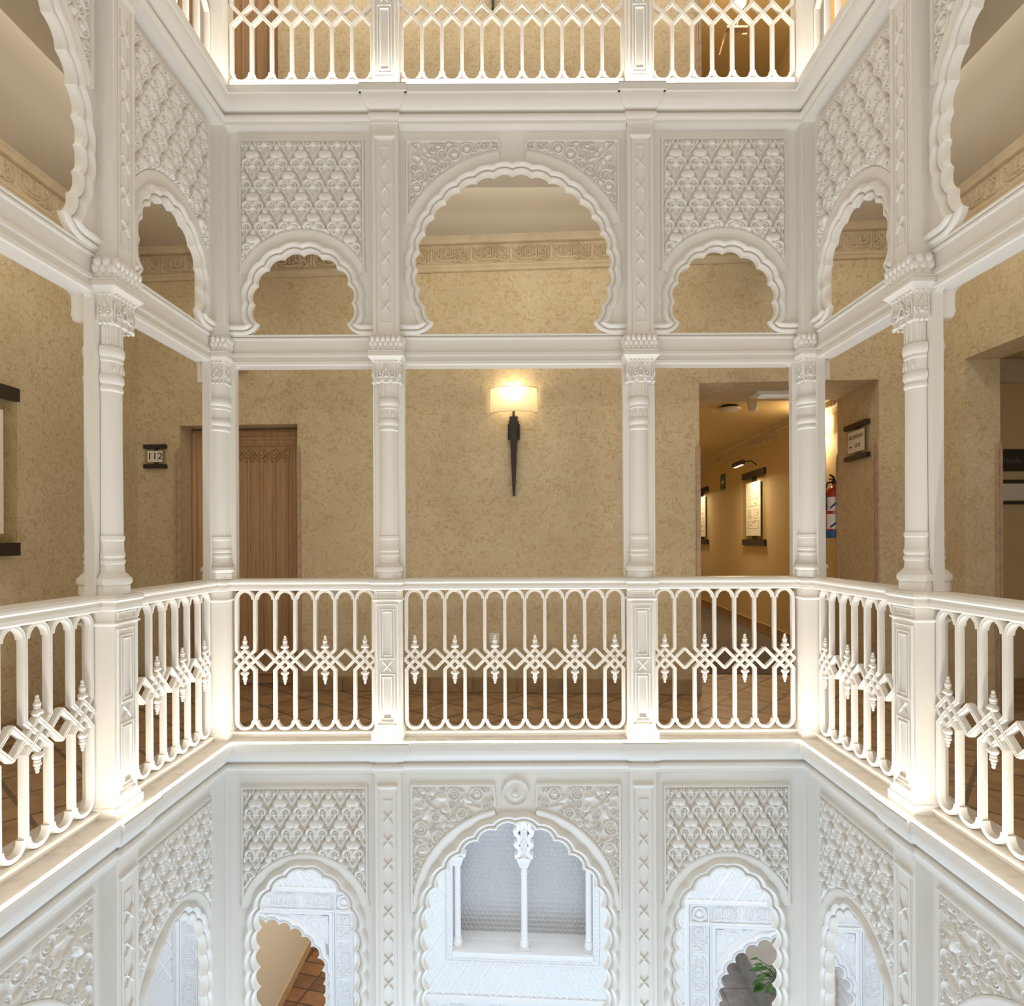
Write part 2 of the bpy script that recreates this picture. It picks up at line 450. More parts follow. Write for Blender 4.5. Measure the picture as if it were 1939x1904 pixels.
def scallop(cusps, ratio, d, flare=None, n=8):
    """left half of a scalloped opening (from the bottom up to the crown at x=0) offset outwards by d, then mirrored.
    cusps run from the lowest up to the crown; flare=(x_edge, xf, zb, R) adds the curled foot"""
    C = [Vector(c) for c in cusps]
    circ = []
    for i in range(len(C)-1):
        sag = (C[i+1]-C[i]).length*ratio
        circ.append(arc_circle(C[i], C[i+1], sag))
    pts = []; cen = Vector((0, sum(c.y for c in C)/len(C)))
    js = []
    for i in range(1, len(circ)):
        near = C[i]+(C[i]-cen).normalized()*d
        js.append(cc_meet(circ[i-1][0], circ[i-1][1]+d, circ[i][0], circ[i][1]+d, near))
    cl, rl = circ[-1][0], circ[-1][1]+d
    top = Vector((0, cl.y+math.sqrt(max(rl*rl-cl.x**2, 1e-9))))
    if flare:
        xe, xf, zb, R = flare
        fc = Vector((xf, zb+R))
        j0 = cc_meet(fc, R-d, circ[0][0], circ[0][1]+d, C[0]+Vector((-d, 0)))
        pts = [Vector((xe, zb+d))]+arc_pts(fc, R-d, Vector((xf, zb+d)), j0, 8)
        J = [j0]+js+[top]
        for i in range(len(circ)): pts += arc_pts(circ[i][0], circ[i][1]+d, J[i], J[i+1], n)[1:]
    else:
        J = js+[top]
        pts = [J[0]]
        for i in range(1, len(circ)): pts += arc_pts(circ[i][0], circ[i][1]+d, J[i-1], J[i], n)[1:]
    return pts+[Vector((-p.x, p.y)) for p in reversed(pts[:-1])]

MOULD = [(0.0, -0.010), (0.001, 0.008), (0.009, 0.016), (0.016, 0.017), (0.021, 0.012), (0.0225, 0.002), (0.027, 0.002), (0.030, 0.014),
         (0.038, 0.026), (0.050, 0.030), (0.062, 0.025), (0.070, 0.012), (0.076, 0.002), (0.077, -0.004)]
def rings_mesh(name, fn, prof, o0, m, parent, sc=1.0):
    rows = [fn(d*sc) for d, h in prof]; n = len(rows[0]); V = []; F = []
    for (d, h), r in zip(prof, rows): V += [(p.x, o0-h*sc, p.y) for p in r]
    for j in range(len(prof)-1):
        for i in range(n-1): F.append((j*n+i, j*n+i+1, (j+1)*n+i+1, (j+1)*n+i))
    return mesh_obj(name, V, F, m, parent, 40)

# ------------------------------------------------------------------ carving height functions
def bump(d2): return np.sqrt(np.clip(1-d2, 0, None))
def ridge(X, Y, ax, ay, bx, by, w):
    dx, dy = bx-ax, by-ay; L2 = dx*dx+dy*dy
    t = np.clip(((X-ax)*dx+(Y-ay)*dy)/L2, 0, 1)
    return bump(((X-ax-t*dx)**2+(Y-ay-t*dy)**2)/(w*w))
WY = [-5, 0, 15, 40, 70, 92, 100, 125, 150, 175, 192, 200, 225, 255, 275, 300, 330, 365, 400, 440, 470, 525, 530]
WX = [0, 4, 22, 42, 48, 42, 58, 88, 98, 96, 88, 114, 142, 155, 152, 138, 114, 84, 64, 44, 28, 1, 0]
def motif(x, y):
    """one palmette: bud, twin-lobed cap, scrolled side lobes, tapering stem; tip at the origin, y downwards"""
    ax = np.abs(x); w = np.interp(y, WY, WX); edge = np.sqrt(np.clip((w-ax)/16.0, 0, 1))
    inside = (ax < w)
    bud = 0.30+0.65*bump((ax/44)**2+((y-60)/66)**2)
    cap = np.maximum(bump(((ax-44)**2+(y-152)**2)/62**2), 0.95*bump((ax**2+(y-150)**2)/58**2))
    cap = 0.45+0.55*cap
    leaf = bump((ax/19)**2+((y-214)/34)**2)
    d = np.sqrt((ax-72)**2+(y-272)**2)
    ang = np.arctan2(y-272, ax-72)
    lob = 0.22+0.62*bump(((d-62)/30)**2)*np.where((ang > 0.75) & (ang < 2.5), 0, 1)
    d2 = np.sqrt((ax-56)**2+(y-280)**2)
    lob = np.maximum(lob, 0.80*bump(((d2-31)/13)**2)); lob = np.maximum(lob, 0.86*bump((d2/16)**2))
    lob = np.maximum(lob, 0.55*leaf)
    low = 0.16+0.0*ax
    low = np.maximum(low, 0.66*ridge(ax, y, 92, 300, 70, 350, 24))
    low = np.maximum(low, 0.62*ridge(ax, y, 22, 305, 44, 372, 11))
    low = np.maximum(low, 0.60*ridge(ax, y, 44, 372, 3, 428, 13))
    low = np.maximum(low, 0.48*ridge(ax, y, 78, 372, 24, 446, 18))
    low = np.maximum(low, 0.40*ridge(ax, y, 40, 446, 0, 510, 12))
    h = np.where(y < 92, bud, np.where(y < 196, cap, np.where(y < 300, np.maximum(lob, low*np.clip((y-270)/30.0, 0, 1)), np.maximum(low, np.where(y < 348, lob*np.clip((348-y)/48.0, 0, 1), 0)))))
    h = np.maximum(h, np.where((y >= 186) & (y < 225), 0.45+0.5*bump(((ax-44)**2+(y-152)**2)/62**2)*1.0, 0)*(np.sqrt((ax-44)**2+(y-152)**2) < 60))
    return np.where(inside, h*(0.25+0.75*edge), 0)
def diaper(z_tip, depth=0.036):
    def hf(X, Z):
        ux = X*2002.6; uy = (z_tip-Z)*2002.6; h = np.zeros_like(X)
        for r in range(-2, 7):
            sh = 158.5 if r % 2 else 0.0
            wx = np.mod(ux-sh+158.5, 317)-158.5
            hh = motif(wx, uy-275*r)
            hn = np.maximum(motif(wx-317, uy-275*r), motif(wx+317, uy-275*r))
            h = np.maximum(h, np.maximum(hh, hn))
        return h*depth
    return hf
def fill_leaves(circles, blobs, x1, y1, seed):
    rn = random.Random(seed); out = list(blobs)
    occ = [(c[0], c[1], c[2]+8) for c in circles]+[(q[0], q[1], (q[2]+q[3])*0.42) for q in blobs]
    ring = []
    for k in range(2600):
        x = 215+rn.random()*(x1-215); y = 250+rn.random()*(y1-250); r = 20+22*rn.random()
        if all((x-a)**2+(y-b_)**2 > (c+r*0.85)**2 for a, b_, c in occ):
            occ.append((x, y, r))
            if rn.random() < 0.35: continue
            if rn.random() < 0.4: ring.append((x, y, r*0.8))
            else: out.append((x, y, r*1.25, r*0.62, rn.random()*180))
    return circles+ring, out
def scrolls(circles, blobs, stems, x0, z0, u, depth, mirror=True, maxw=14.0, fill=None):
    if fill: circles, blobs = fill_leaves(circles, blobs, *fill)
    return scroll_field(circles, blobs, stems, x0, z0, u, depth, mirror, maxw)
def scroll_field(circles, blobs, stems, x0, z0, u, depth, mirror=True, maxw=14.0):
    """foliage from scroll circles (cx,cy,r), leaf blobs (cx,cy,a,b,deg), stems ((x,y),...); u = units per metre"""
    def hf(X, Z):
        x = ((-np.abs(X) if mirror else X)-x0)*u; y = (z0-Z)*u; h = np.zeros_like(X)
        for cx, cy, r in circles:
            dx, dy = x-cx, y-cy; d = np.sqrt(dx*dx+dy*dy)
            w = max(8, min(maxw, r*0.2))
            h = np.maximum(h, 0.72*bump(((d-r)/w)**2))
            th = np.arctan2(dy, dx)
            sp = r*0.52*(1+0.22*th/PI)
            h = np.maximum(h, 0.62*bump(((d-sp)/(w*0.9))**2)*(np.abs(th) < 2.6))
            h = np.maximum(h, 0.80*bump((d/(r*0.24))**2))
        for cx, cy, a, b, dg in blobs:
            t = math.radians(dg); dx, dy = x-cx, y-cy
            p = dx*math.cos(t)+dy*math.sin(t); q = -dx*math.sin(t)+dy*math.cos(t)
            e = bump((p/a)**2+(q/b)**2)
            h = np.maximum(h, 0.92*e*(0.82+0.18*np.cos(q/b*5)))
        for st in stems:
            for (ax, ay), (bx, by) in zip(st[:-1], st[1:]): h = np.maximum(h, 0.7*ridge(x, y, ax, ay, bx, by, 12))
        return h*depth
    return hf

# inscription band: one unit of interlaced lettering, drawn as strokes (unit 620 x 290)
STROKES = [
 ([(20,60),(8,120),(18,185),(60,232),(120,250),(230,252),(330,244),(372,236)], 12),
 ([(60,205),(110,215),(150,205),(165,170)], 9), ([(92,62),(88,120),(96,175)], 9), ([(92,62),(112,48),(128,80),(126,190)], 9),
 ([(150,60),(156,120),(160,180)], 9), ([(128,110),(116,128),(116,160),(128,180)], 8),
 ([(185,40),(200,90),(224,150),(236,196)], 10), ([(236,48),(226,100),(206,160),(196,200)], 9),
 ([(215,205),(250,212),(262,190),(276,212),(290,190),(304,212)], 8),
 ([(300,40),(306,110),(304,196)], 10), ([(330,36),(334,110),(336,200)], 9), ([(350,52),(360,70),(372,52)], 8),
 ([(390,30),(398,110),(396,200),(384,246),(372,266),(392,272),(412,246)], 11),
 ([(420,26),(428,120),(430,210),(428,262)], 10), ([(470,30),(500,70),(540,120),(576,170),(600,190)], 12),
 ([(600,60),(604,120),(598,180),(586,240)], 11),
 ([(455,230),(456,256),(480,274),(520,266),(552,232),(560,196),(540,168),(508,172),(496,200),(512,224),(540,216)], 10),
 ([(440,150),(462,142),(470,160),(452,172)], 8), ([(350,180),(366,160),(380,180)], 8),
 ([(490,110),(478,140),(482,164)], 8), ([(540,40),(552,54),(540,70),(528,54),(540,40)], 7), ([(268,120),(280,132),(268,146)], 7),
 ([(40,90),(56,84),(60,104),(44,112),(40,90)], 7), ([(250,30),(266,44),(280,30)], 8), ([(440,40),(452,54),(462,40)], 7),
]
def lettering(unit, zc, height, depth):
    k = 620.0/unit; kz = 290.0/height
    def hf(X, Z):
        x = np.mod(X*k, 680.0*1.0); y = (zc+height/2-Z)*kz; h = np.zeros_like(X)
        for pts, w in STROKES:
            for (ax, ay), (bx, by) in zip(pts[:-1], pts[1:]): h = np.maximum(h, ridge(x, y, ax, ay, bx, by, w))
        leaf = bump(((x-650)/34)**2+((y-150)/150)**2); h = np.maximum(h, 0.5*leaf)
        h = np.where((y < 6) | (y > 284), 0, h)
        return np.minimum(h*1.5, 1)*depth
    return hf

# ------------------------------------------------------------------ arch panels (local frame: x along wall, y outwards from patio, z up)
OW = 0.08; TH = 0.028                      # wall face offset and thickness
def make_panel(name, label, cat, w, zb, zt, cusps, ratio, flare, ring, frame, group, carve, seg=8, boss=None):
    """ring=(z centre, radius); frame=(half width, top z, inner end or None)"""
    t = thing(name, label, cat, (0, 0, 0), 0, group)
    path = lambda d: scallop(cusps, ratio, d, flare, seg)
    inner = path(0.0)
    poly = [(-w/2, zt)]+[(p.x, p.y) for p in inner][::1]
    if flare is None:
        poly = [(-w/2, zt), (-w/2, zb)]+[(inner[0].x, zb)]+[(p.x, p.y) for p in inner]+[(inner[-1].x, zb), (w/2, zb), (w/2, zt)]
    else:
        poly = [(-w/2, zt)]+[(p.x, p.y) for p in inner]+[(w/2, zt)]
    MB().prism(poly, OW, OW+TH).build('wall_face', WHITE, t, 40)
    rings_mesh('scalloped_moulding', path, MOULD, OW, WHITE, t)
    rz, rr = ring; fw, ft, fe = frame
    # plain raised band around the arch
    a0 = math.acos(min(1, (fw+0.006)/rr))
    a1 = PI/2 if fe is None else math.acos(max(-1, min(1, fe/rr)))
    angs = [(a0, PI-a0)] if fe is None else [(a0, a1), (PI-a1, PI-a0)]
    prof = [(0.002, -0.003), (0.001, 0.013), (-0.005, 0.017), (-0.014, 0.016), (-0.040, 0.008), (-0.066, 0.001), (-0.070, -0.004)]
    b = MB()
    for s0, s1 in angs:
        n = 40; V = []; F = []
        for k in range(n+1):
            a = s0+(s1-s0)*k/n
            V += [((rr+d)*math.cos(a), OW-h, rz+(rr+d)*math.sin(a)) for d, h in prof]
        m = len(prof)
        for k in range(n):
            for j in range(m-1): F.append((k*m+j, k*m+j+1, (k+1)*m+j+1, (k+1)*m+j))
        b.add(V, F)
    b.build('arch_band', WHITE, t, 50)
    # frame fillet
    zr = rz+math.sqrt(max(rr*rr-fw*fw, 0))
    fp = [(-0.011, OW+0.002), (-0.011, OW-0.010), (-0.006, OW-0.020), (0.004, OW-0.020), (0.011, OW-0.004), (0.011, OW+0.002)]
    fm = MB(); g = fw-0.011
    if fe is None:
        fm.ribbon([(g, zr-0.02), (g, ft-0.011), (-g, ft-0.011), (-g, zr-0.02)], [(-w_, y_) for w_, y_ in fp])
    else:
        zi = rz+math.sqrt(rr*rr-fe*fe)
        for s in (1, -1):
            pr = [(-s*w_, y_) for w_, y_ in fp]
            fm.ribbon([(s*g, zr-0.02), (s*g, ft-0.011), (s*(fe+0.004), ft-0.011), (s*(fe-0.006), zi+0.02)], pr)
    fm.build('panel_frame', WHITE, t, 30)
    for sd in ((0,) if fe is None else (-1, 1)):
        mk = lambda X, Z, sd=sd: (X*X+(Z-rz)**2 > (rr-0.004)**2) & ((X*sd > fe-0.004) if sd else True)
        fade = lambda X, Z: carve(X, Z)*np.clip((np.sqrt(X*X+(Z-rz)**2)-rr+0.002)/0.016, 0.1, 1)*np.clip((ft-0.018-Z)/0.012, 0.1, 1)*np.clip((fw-0.016-np.abs(X))/0.010, 0.1, 1)
        relief('carving', -fw+0.012, fw-0.012, zr-0.02, ft-0.014, 0.0022, fade, OW-0.002, WHITE, t, mk)
    if boss:
        bz, br = boss; n = 28
        pr = [(1.0, -0.004), (1.0, 0.014), (0.93, 0.024), (0.84, 0.022), (0.80, 0.012), (0.62, 0.010), (0.40, 0.016), (0.34, 0.010), (0.24, 0.012), (0.14, 0.030), (0.0, 0.034)]
        V = []; F = []
        for q, h in pr: V += [(br*q*math.cos(2*PI*i/n), OW-h, bz+br*q*math.sin(2*PI*i/n)) for i in range(n)]
        for j in range(len(pr)-1):
            for i in range(n): F.append((j*n+i, j*n+(i+1) % n, (j+1)*n+(i+1) % n, (j+1)*n+i))
        mesh_obj('round_boss', V, F, WHITE, t, 40)
    return t

def polar_cusps(zc, r, deg):
    return [(-r*math.sin(math.radians(a)), zc+r*math.cos(math.radians(a))) for a in deg]
BWS, BWC = 0.9535, 1.473                   # bay widths between pilasters
ZB = CAMZ+1.343
# first-floor side-bay arch
sm_c = polar_cusps(2.833, 0.3185, [114.3, 90, 67.6, 45, 22.5, 0])
sm_fl = (-BWS/2, -0.388, ZB+0.002, 0.1039)
# first-floor centre arch
ce_c = polar_cusps(3.0467, 0.6225, [123.4-11.22*i for i in range(11)]+[0])
ce_tip = ce_c[0]
ce_fl = (-BWC/2, ce_tip[0]-0.1245, ZB+0.002, 0.13)
def ypx(y, m=0.003458, k=1.9): return CAMZ-(y-1021-k)*m
# ground-floor arches, cusps read down from the crown
lo_c = [(-0.305, ypx(1945)), (-0.305, ypx(1908)), (-0.305, ypx(1871.6)), (-0.307, ypx(1834.7)), (-0.309, ypx(1797.9)), (-0.297, ypx(1759.6)), (-0.277, ypx(1720.6)), (-0.197, ypx(1686)), (-0.109, ypx(1664)), (0, ypx(1650.6))]
lo_c[7] = (-0.203, ypx(1688)); lo_c[6] = (-0.272, ypx(1720.6))
lc_px = [(164.5, 1945), (164.5, 1908), (164.5, 1871), (164.3, 1834), (166, 1797), (167, 1757), (162, 1718), (148, 1680), (126, 1647), (99.4, 1619), (70.5, 1593), (37, 1573), (0, 1563)]
lc_c = [(-x*0.003458, ypx(y, k=1.0)) for x, y in lc_px]

SP_MID = scrolls([(575,370,58),(715,460,78),(905,455,98),(1100,365,86),(1365,330,66),(275,660,62),(360,790,84),(310,970,92),(250,1120,46),(600,700,62),(735,630,66),(1530,340,34),(235,1215,30),(560,800,34)],
    [(440,370,66,44,60),(310,500,78,50,15),(500,460,62,44,40),(390,575,60,44,110),(260,350,70,30,50),(340,300,30,60,-20),(560,545,90,34,20),(450,660,80,44,80),(905,455,56,46,0),(1100,365,52,60,20),(310,970,56,50,0),(650,340,40,34,0),(820,300,60,20,0),(440,900,50,26,-30),(700,560,40,26,0)],
    [((250,330),(420,500),(520,560)),((520,560),(640,720)),((1180,440),(1300,380)),((420,860),(300,880))],
    -0.758, CAMZ+2.704, 8.278/0.003458, 0.026, maxw=15, fill=(1560, 1300, 3))
SP_LOW = scrolls([(890,345,95),(1245,350,100),(1400,530,66),(860,530,44),(1010,640,72),(375,890,112),(640,1010,92),(570,850,40),(390,1235,116),(330,1440,62),(1050,760,36),(1150,680,36),(280,1570,30),(600,700,68)],
    [(690,400,92,66,10),(430,680,92,62,110),(740,590,80,52,45),(1110,440,92,66,30),(560,320,50,70,30),(400,310,44,70,-40),(320,400,60,40,20),(340,550,70,36,10),(490,520,100,26,45),(870,740,66,34,0),(730,840,60,40,90),(870,850,60,50,40),(390,1235,70,60,0),(420,1080,110,36,30),(1245,350,50,56,0)],
    [((270,270),(520,530),(740,690)),((740,690),(900,880)),((1110,520),(1300,570)),((500,1080),(580,1180))],
    -0.775, CAMZ-1.5146, 8.278/0.003458, 0.021, maxw=14, fill=(1480, 1750, 5))

ZT = 3.975
side0 = make_panel('arch_panel', 'carved arch panel, left bay of back wall, first floor, above the wooden door', 'arch panel', BWS, ZB, ZT, sm_c, 0.232, sm_fl,
                   (CAMZ+1.572, 0.458), (0.412, CAMZ+2.620, None), 'first-floor carved arch panels', diaper(CAMZ+2.585))
cent0 = make_panel('arch_panel', 'wide scalloped arch panel, middle of back wall, first floor, above the lit sconce', 'arch panel', BWC, ZB, ZT, ce_c, 0.196, ce_fl,
                   (CAMZ+1.767, 0.7746), (0.7027, CAMZ+2.613, 0.09), 'first-floor carved arch panels', SP_MID)
ZLB, ZLT = -2.0, -0.195
lows0 = make_panel('arch_panel', 'carved arch panel, left bay of back wall, ground floor, terracotta floor visible beyond', 'arch panel', BWS, ZLB, ZLT, lo_c, 0.25, None,
                   (ypx(1739.5), 0.432), (0.417, ypx(1486.7), None), 'ground-floor carved arch panels', diaper(ypx(1495.5)))
lowc0 = make_panel('arch_panel', 'wide arch panel with a round boss, middle of back wall, ground floor', 'arch panel', BWC, ZLB, ZLT, lc_c, 0.25, None,
                   (ypx(1724), 0.678), (0.693, ypx(1483), 0.138), 'ground-floor carved arch panels', SP_LOW, boss=(ypx(1501), 0.092))
for q, z in ((side0, ZB), (cent0, ZB), (lows0, ZLB), (lowc0, ZLB)): rebase(q, z)
XB = (XP+XPI+0.0825)/2                   # centre of a back side bay
YB = (YP+YPI+0.0825)/2                   # centre of a side bay on the side walls
SX = (YP-YPI-0.0825)/(XP-XPI-0.0825)
YC = YPI-XPI                             # centre of the middle bay on the side walls
def place(root, x, y, rz, sx=1.0): root.location.x = x; root.location.y = y; root.rotation_euler.z = rz; root.scale.x = sx
place(side0, -XB, YP, 0); place(cent0, 0, YP, 0); place(lows0, -XB, YP, 0); place(lowc0, 0, YP, 0)
for q, z, fl in ((side0, ZB, 'first floor'), (lows0, ZLB, 'ground floor')):
    d = 'over the corridor opening' if z > 0 else 'stone bench and leaves visible beyond'
    copy_tree(q, 'carved arch panel, right bay of back wall, %s, %s' % (fl, d), (XB, YP, z), 0)
    copy_tree(q, 'foreshortened carved arch panel on left wall by the back corner, %s' % fl, (-XP, YB, z), PI/2, SX)
    copy_tree(q, 'foreshortened carved arch panel on right wall by the back corner, %s' % fl, (XP, YB, z), -PI/2, SX)
for q, z, fl in ((cent0, ZB, 'first floor'), (lowc0, ZLB, 'ground floor')):
    copy_tree(q, 'large scalloped arch panel cut by the left edge of the photo, %s' % fl, (-XP, YC, z), PI/2)
    copy_tree(q, 'large scalloped arch panel cut by the right edge of the photo, %s' % fl, (XP, YC, z), -PI/2)

# ------------------------------------------------------------------ pilasters between the arch panels
def cross_mb(s=0.027, w=0.0045, y0=-0.012, y1=0.004):
    b = MB(); pr = [(-w, y1), (-w, y0+0.004), (0, y0), (w, y0+0.004), (w, y1)]
    b.ribbon([(-s, -s*1.15), (s, s*1.15)], pr); b.ribbon([(-s, s*1.15), (s, -s*1.15)], pr)
    return b
def link_lines(b, zs, s=0.029, wl=0.0025, y0=-0.006):
    pr = [(-wl, 0.004), (-wl, y0), (wl, y0), (wl, 0.004)]
    for a, c in zip(zs[:-1], zs[1:]):
        hi, lo = max(a, c)-s*1.2, min(a, c)+s*1.2
        for sg in (-1, 1): b.ribbon([(sg*s, hi), (sg*s, lo)], pr)
def make_pilaster(label, zb, zt, zs, corner=0, group=None):
    t = thing('pilaster', label, 'pilaster', (0, 0, 0), 0, group)
    hw = 0.0825; b = MB()
    if corner == 0:
        b.box(-hw, hw, 0, OW+0.10, zb, zt)
        fr = MB()
        for sg in (-1, 1):
            fr.box(sg*0.052-0.003, sg*0.052+0.003, -0.006, 0.002, zb+0.02, zt-0.10)
            fr.box(sg*0.062-0.003, sg*0.062+0.003, -0.004, 0.002, zb+0.02, zt-0.10)
        fr.block(-0.055, 0.055, -0.004, 0.002, [(0, zt-0.115), (0.012, zt-0.098), (0.012, zt-0.09), (0, zt-0.088)])
        top = zs[0]+0.11; bot = zs[-1]-0.10
        fr.ribbon([(-0.029, zs[0]+0.034), (-0.029, top), (0.029, top), (0.029, zs[0]+0.034)], [(-0.0025, 0.004), (-0.0025, -0.006), (0.0025, -0.006), (0.0025, 0.004)])
        if bot > zb: fr.ribbon([(-0.029, zs[-1]-0.034), (-0.029, bot), (0.029, bot), (0.029, zs[-1]-0.034)], [(0.0025, 0.004), (0.0025, -0.006), (-0.0025, -0.006), (-0.0025, 0.004)])
        link_lines(fr, zs)
        b.build('shaft', WHITE, t, 30); fr.build('raised_border', WHITE, t, 30)
        c0 = cross_mb().build('cross_ornament', WHITE, t, 30); c0.location.z = zs[0]
        for z in zs[1:]:
            c = c0.copy(); COL.objects.link(c); c.parent = t; c.location.z = z
    else:
        # square pier filling the corner (origin at its patio-side edge); corner=-1 left, +1 right
        s = corner
        x0, x1 = (0, s*0.19); x0, x1 = min(x0, x1), max(x0, x1)
        b.box(x0, x1, 0, 0.19, zb, zt); b.build('shaft', WHITE, t, 30)
        fr = MB()
        fr.box(min(s*0.006, s*0.010), max(s*0.006, s*0.010), -0.003, 0.002, zb, zt-0.02)
        fr.box(min(s*-0.003, s*0.002), max(s*-0.003, s*0.002), 0.006, 0.010, zb, zt-0.02)
        fr.build('edge_bead', WHITE, t, 30)
    return rebase(t, zb)
zs_m = [CAMZ+2.408-0.1525*k for k in range(7)]
zs_l = [CAMZ-1.7796-0.1523*k for k in range(10)]
for zb, zt, zs, fl in ((ZB-0.03, 3.965, zs_m, 'first-floor'), (ZLB, -0.20, zs_l, 'ground-floor')):
    g = '%s pilasters' % fl
    p = make_pilaster('white %s pilaster with raised crosses, left of the middle arch on back wall' % fl, zb, zt, zs, 0, g); place(p, -XPI, YP, 0)
    zz = p.location.z
    copy_tree(p, 'white %s pilaster with raised crosses, right of the middle arch on back wall' % fl, (XPI, YP, zz), 0)
    copy_tree(p, 'white %s pilaster with raised crosses on the left patio wall' % fl, (-XP, YPI, zz), PI/2)
    copy_tree(p, 'white %s pilaster with raised crosses on the right patio wall' % fl, (XP, YPI, zz), -PI/2)
    p = make_pilaster('plain white %s corner pier in the back left corner of the patio' % fl, zb, zt, zs, -1, g); place(p, -XP, YP, 0)
    p = make_pilaster('plain white %s corner pier in the back right corner of the patio' % fl, zb, zt, zs, 1, g); place(p, XP, YP, 0)

# ------------------------------------------------------------------ ledge cornices around the patio (two storeys)
YE = 0.35                                # where the side walls end, beside the viewer
def patio_path(o, jogs=None):
    """plan path left wall -> back wall -> right wall at outward offset o, with forward breaks at the piers"""
    x, y = XP+o, YP+o
    L = [(-x, YE)]; B = []; R = []
    if jogs:
        dj, hw = jogs
        L += [(-x, YPI-hw), (-x+dj, YPI-hw), (-x+dj, YPI+hw), (-x, YPI+hw)]
        for c in (-XPI, XPI): B += [(c-hw, y), (c-hw, y-dj), (c+hw, y-dj), (c+hw, y)]
        R += [(x, YPI+hw), (x-dj, YPI+hw), (x-dj, YPI-hw), (x, YPI-hw)]
    return L+[(-x, y)]+B+[(x, y)]+R+[(x, YE)]
PIERS = [(-XPI, YP, 0), (XPI, YP, 0), (-XP, YPI, PI/2), (XP, YPI, -PI/2)]
def JOG(dj, hw=0.085): return [(-hw, 0.03), (-hw, -dj), (hw, -dj), (hw, 0.03)]
def cornice(name, zt):
    cav = [(0.012-0.064*math.sin(a), zt-0.134+0.089*(1-math.cos(a))) for a in [PI/2*k/8 for k in range(9)]]
    prof = [(0.19, zt-0.208), (0.0, zt-0.208), (-0.002, zt-0.188), (-0.010, zt-0.180), (-0.016, zt-0.168), (-0.016, zt-0.158), (-0.010, zt-0.148), (0.010, zt-0.143)]+cav+[(-0.0666, zt-0.045), (-0.0666, zt-0.003), (-0.0636, zt), (0.19, zt)]
    c = MB().sweep(prof, patio_path(0))
    pj = [(0.05, zt-0.208)]+prof[1:-1]+[(0.05, zt)]
    for x, y, r in PIERS:
        q = MB().sweep(pj, JOG(0.016)); R = Matrix.Translation((x, y, 0)) @ Matrix.Rotation(r, 4, 'Z')
        c.add([tuple(R @ Vector(v)) for v in q.v], q.f)
    return struct(c.build(name, WHITE, None, 28))
cornice('trim_1', -0.004); cornice('trim_2', ZU-0.004)
for i, z in enumerate((0.0, ZU)):
    c = MB().sweep([(-0.064, z-0.004), (-0.064, z), (0.30, z), (0.30, z-0.004)], patio_path(0))
    for x, y, r in PIERS:
        q = MB().sweep([(-0.064, z-0.003), (-0.064, z+0.001), (0.05, z+0.001), (0.05, z-0.003)], JOG(0.016)); R = Matrix.Translation((x, y, 0)) @ Matrix.Rotation(r, 4, 'Z')
        c.add([tuple(R @ Vector(v)) for v in q.v], q.f)
    o = c.build('ledge_paving', STONE, None, 28)
    tag(o, ['beige stone ledge paving under the first-floor balustrade', 'beige stone ledge paving under the top-floor balustrade'][i], 'ledge', kind='structure'); o.name = 'trim_%d' % (3+i)
# LED strips at the lip of the first-floor ledge
for nm, p0, p1, lb in (('back', (-XP+0.058, YP-0.058), (XP-0.058, YP-0.058), 'glowing white LED strip along the ledge lip of the back wall'),
                       ('left', (-XP+0.058, YE), (-XP+0.058, YP-0.058), 'glowing white LED strip along the ledge lip of the left wall'),
                       ('right', (XP-0.058, YP-0.058), (XP-0.058, YE), 'glowing white LED strip along the ledge lip of the right wall')):
    o = MB().sweep([(-0.006, 0.0), (-0.006, 0.009), (0.006, 0.009), (0.006, 0.0)], [p0, p1]).build('led_strip', LEDM, None, 0)
    tag(o, lb, 'led strip', 'ledge LED strips')

# ------------------------------------------------------------------ beams under the arches
def make_beam(label, w):
    z1 = CAMZ+1.347; z0 = CAMZ+1.145
    t = thing('architrave_beam', label, 'beam', (0, 0, 0), 0, 'architrave beams')
    prof = [(OW+0.10, z0), (0.088, z0), (0.080, z0+0.006), (0.080, z0+0.026), (0.090, z0+0.032), (0.094, z0+0.060), (0.080, z0+0.064), (0.082, z0+0.084), (0.094, z0+0.088),
            (0.094, z0+0.168), (0.082, z0+0.172), (0.082, z0+0.183), (0.096, z0+0.187), (0.080, z0+0.194), (0.080, z0+0.202), (OW+0.10, z0+0.202)]
    MB().sweep(prof, [(-w/2, 0), (w/2, 0)]).build('moulded_beam', WHITE, t, 25)
    return rebase(t, z0)
bm0 = make_beam('white moulded beam over the door bay, left part of back wall', BWS+0.02); place(bm0, -XB, YP, 0)
zz = bm0.location.z
copy_tree(bm0, 'white moulded beam over the corridor bay, right part of back wall', (XB, YP, zz), 0)
copy_tree(bm0, 'white moulded beam on left wall between near pier and back corner', (-XP, YB, zz), PI/2, SX)
copy_tree(bm0, 'white moulded beam on right wall between near pier and back corner', (XP, YB, zz), -PI/2, SX)
bm1 = make_beam('long white moulded beam above the wall sconce, middle of back wall', BWC+0.02); place(bm1, 0, YP, 0)
copy_tree(bm1, 'white moulded beam running out of the photo at the left edge', (-XP, YC, zz), PI/2)
copy_tree(bm1, 'white moulded beam running out of the photo at the right edge', (XP, YC, zz), -PI/2)

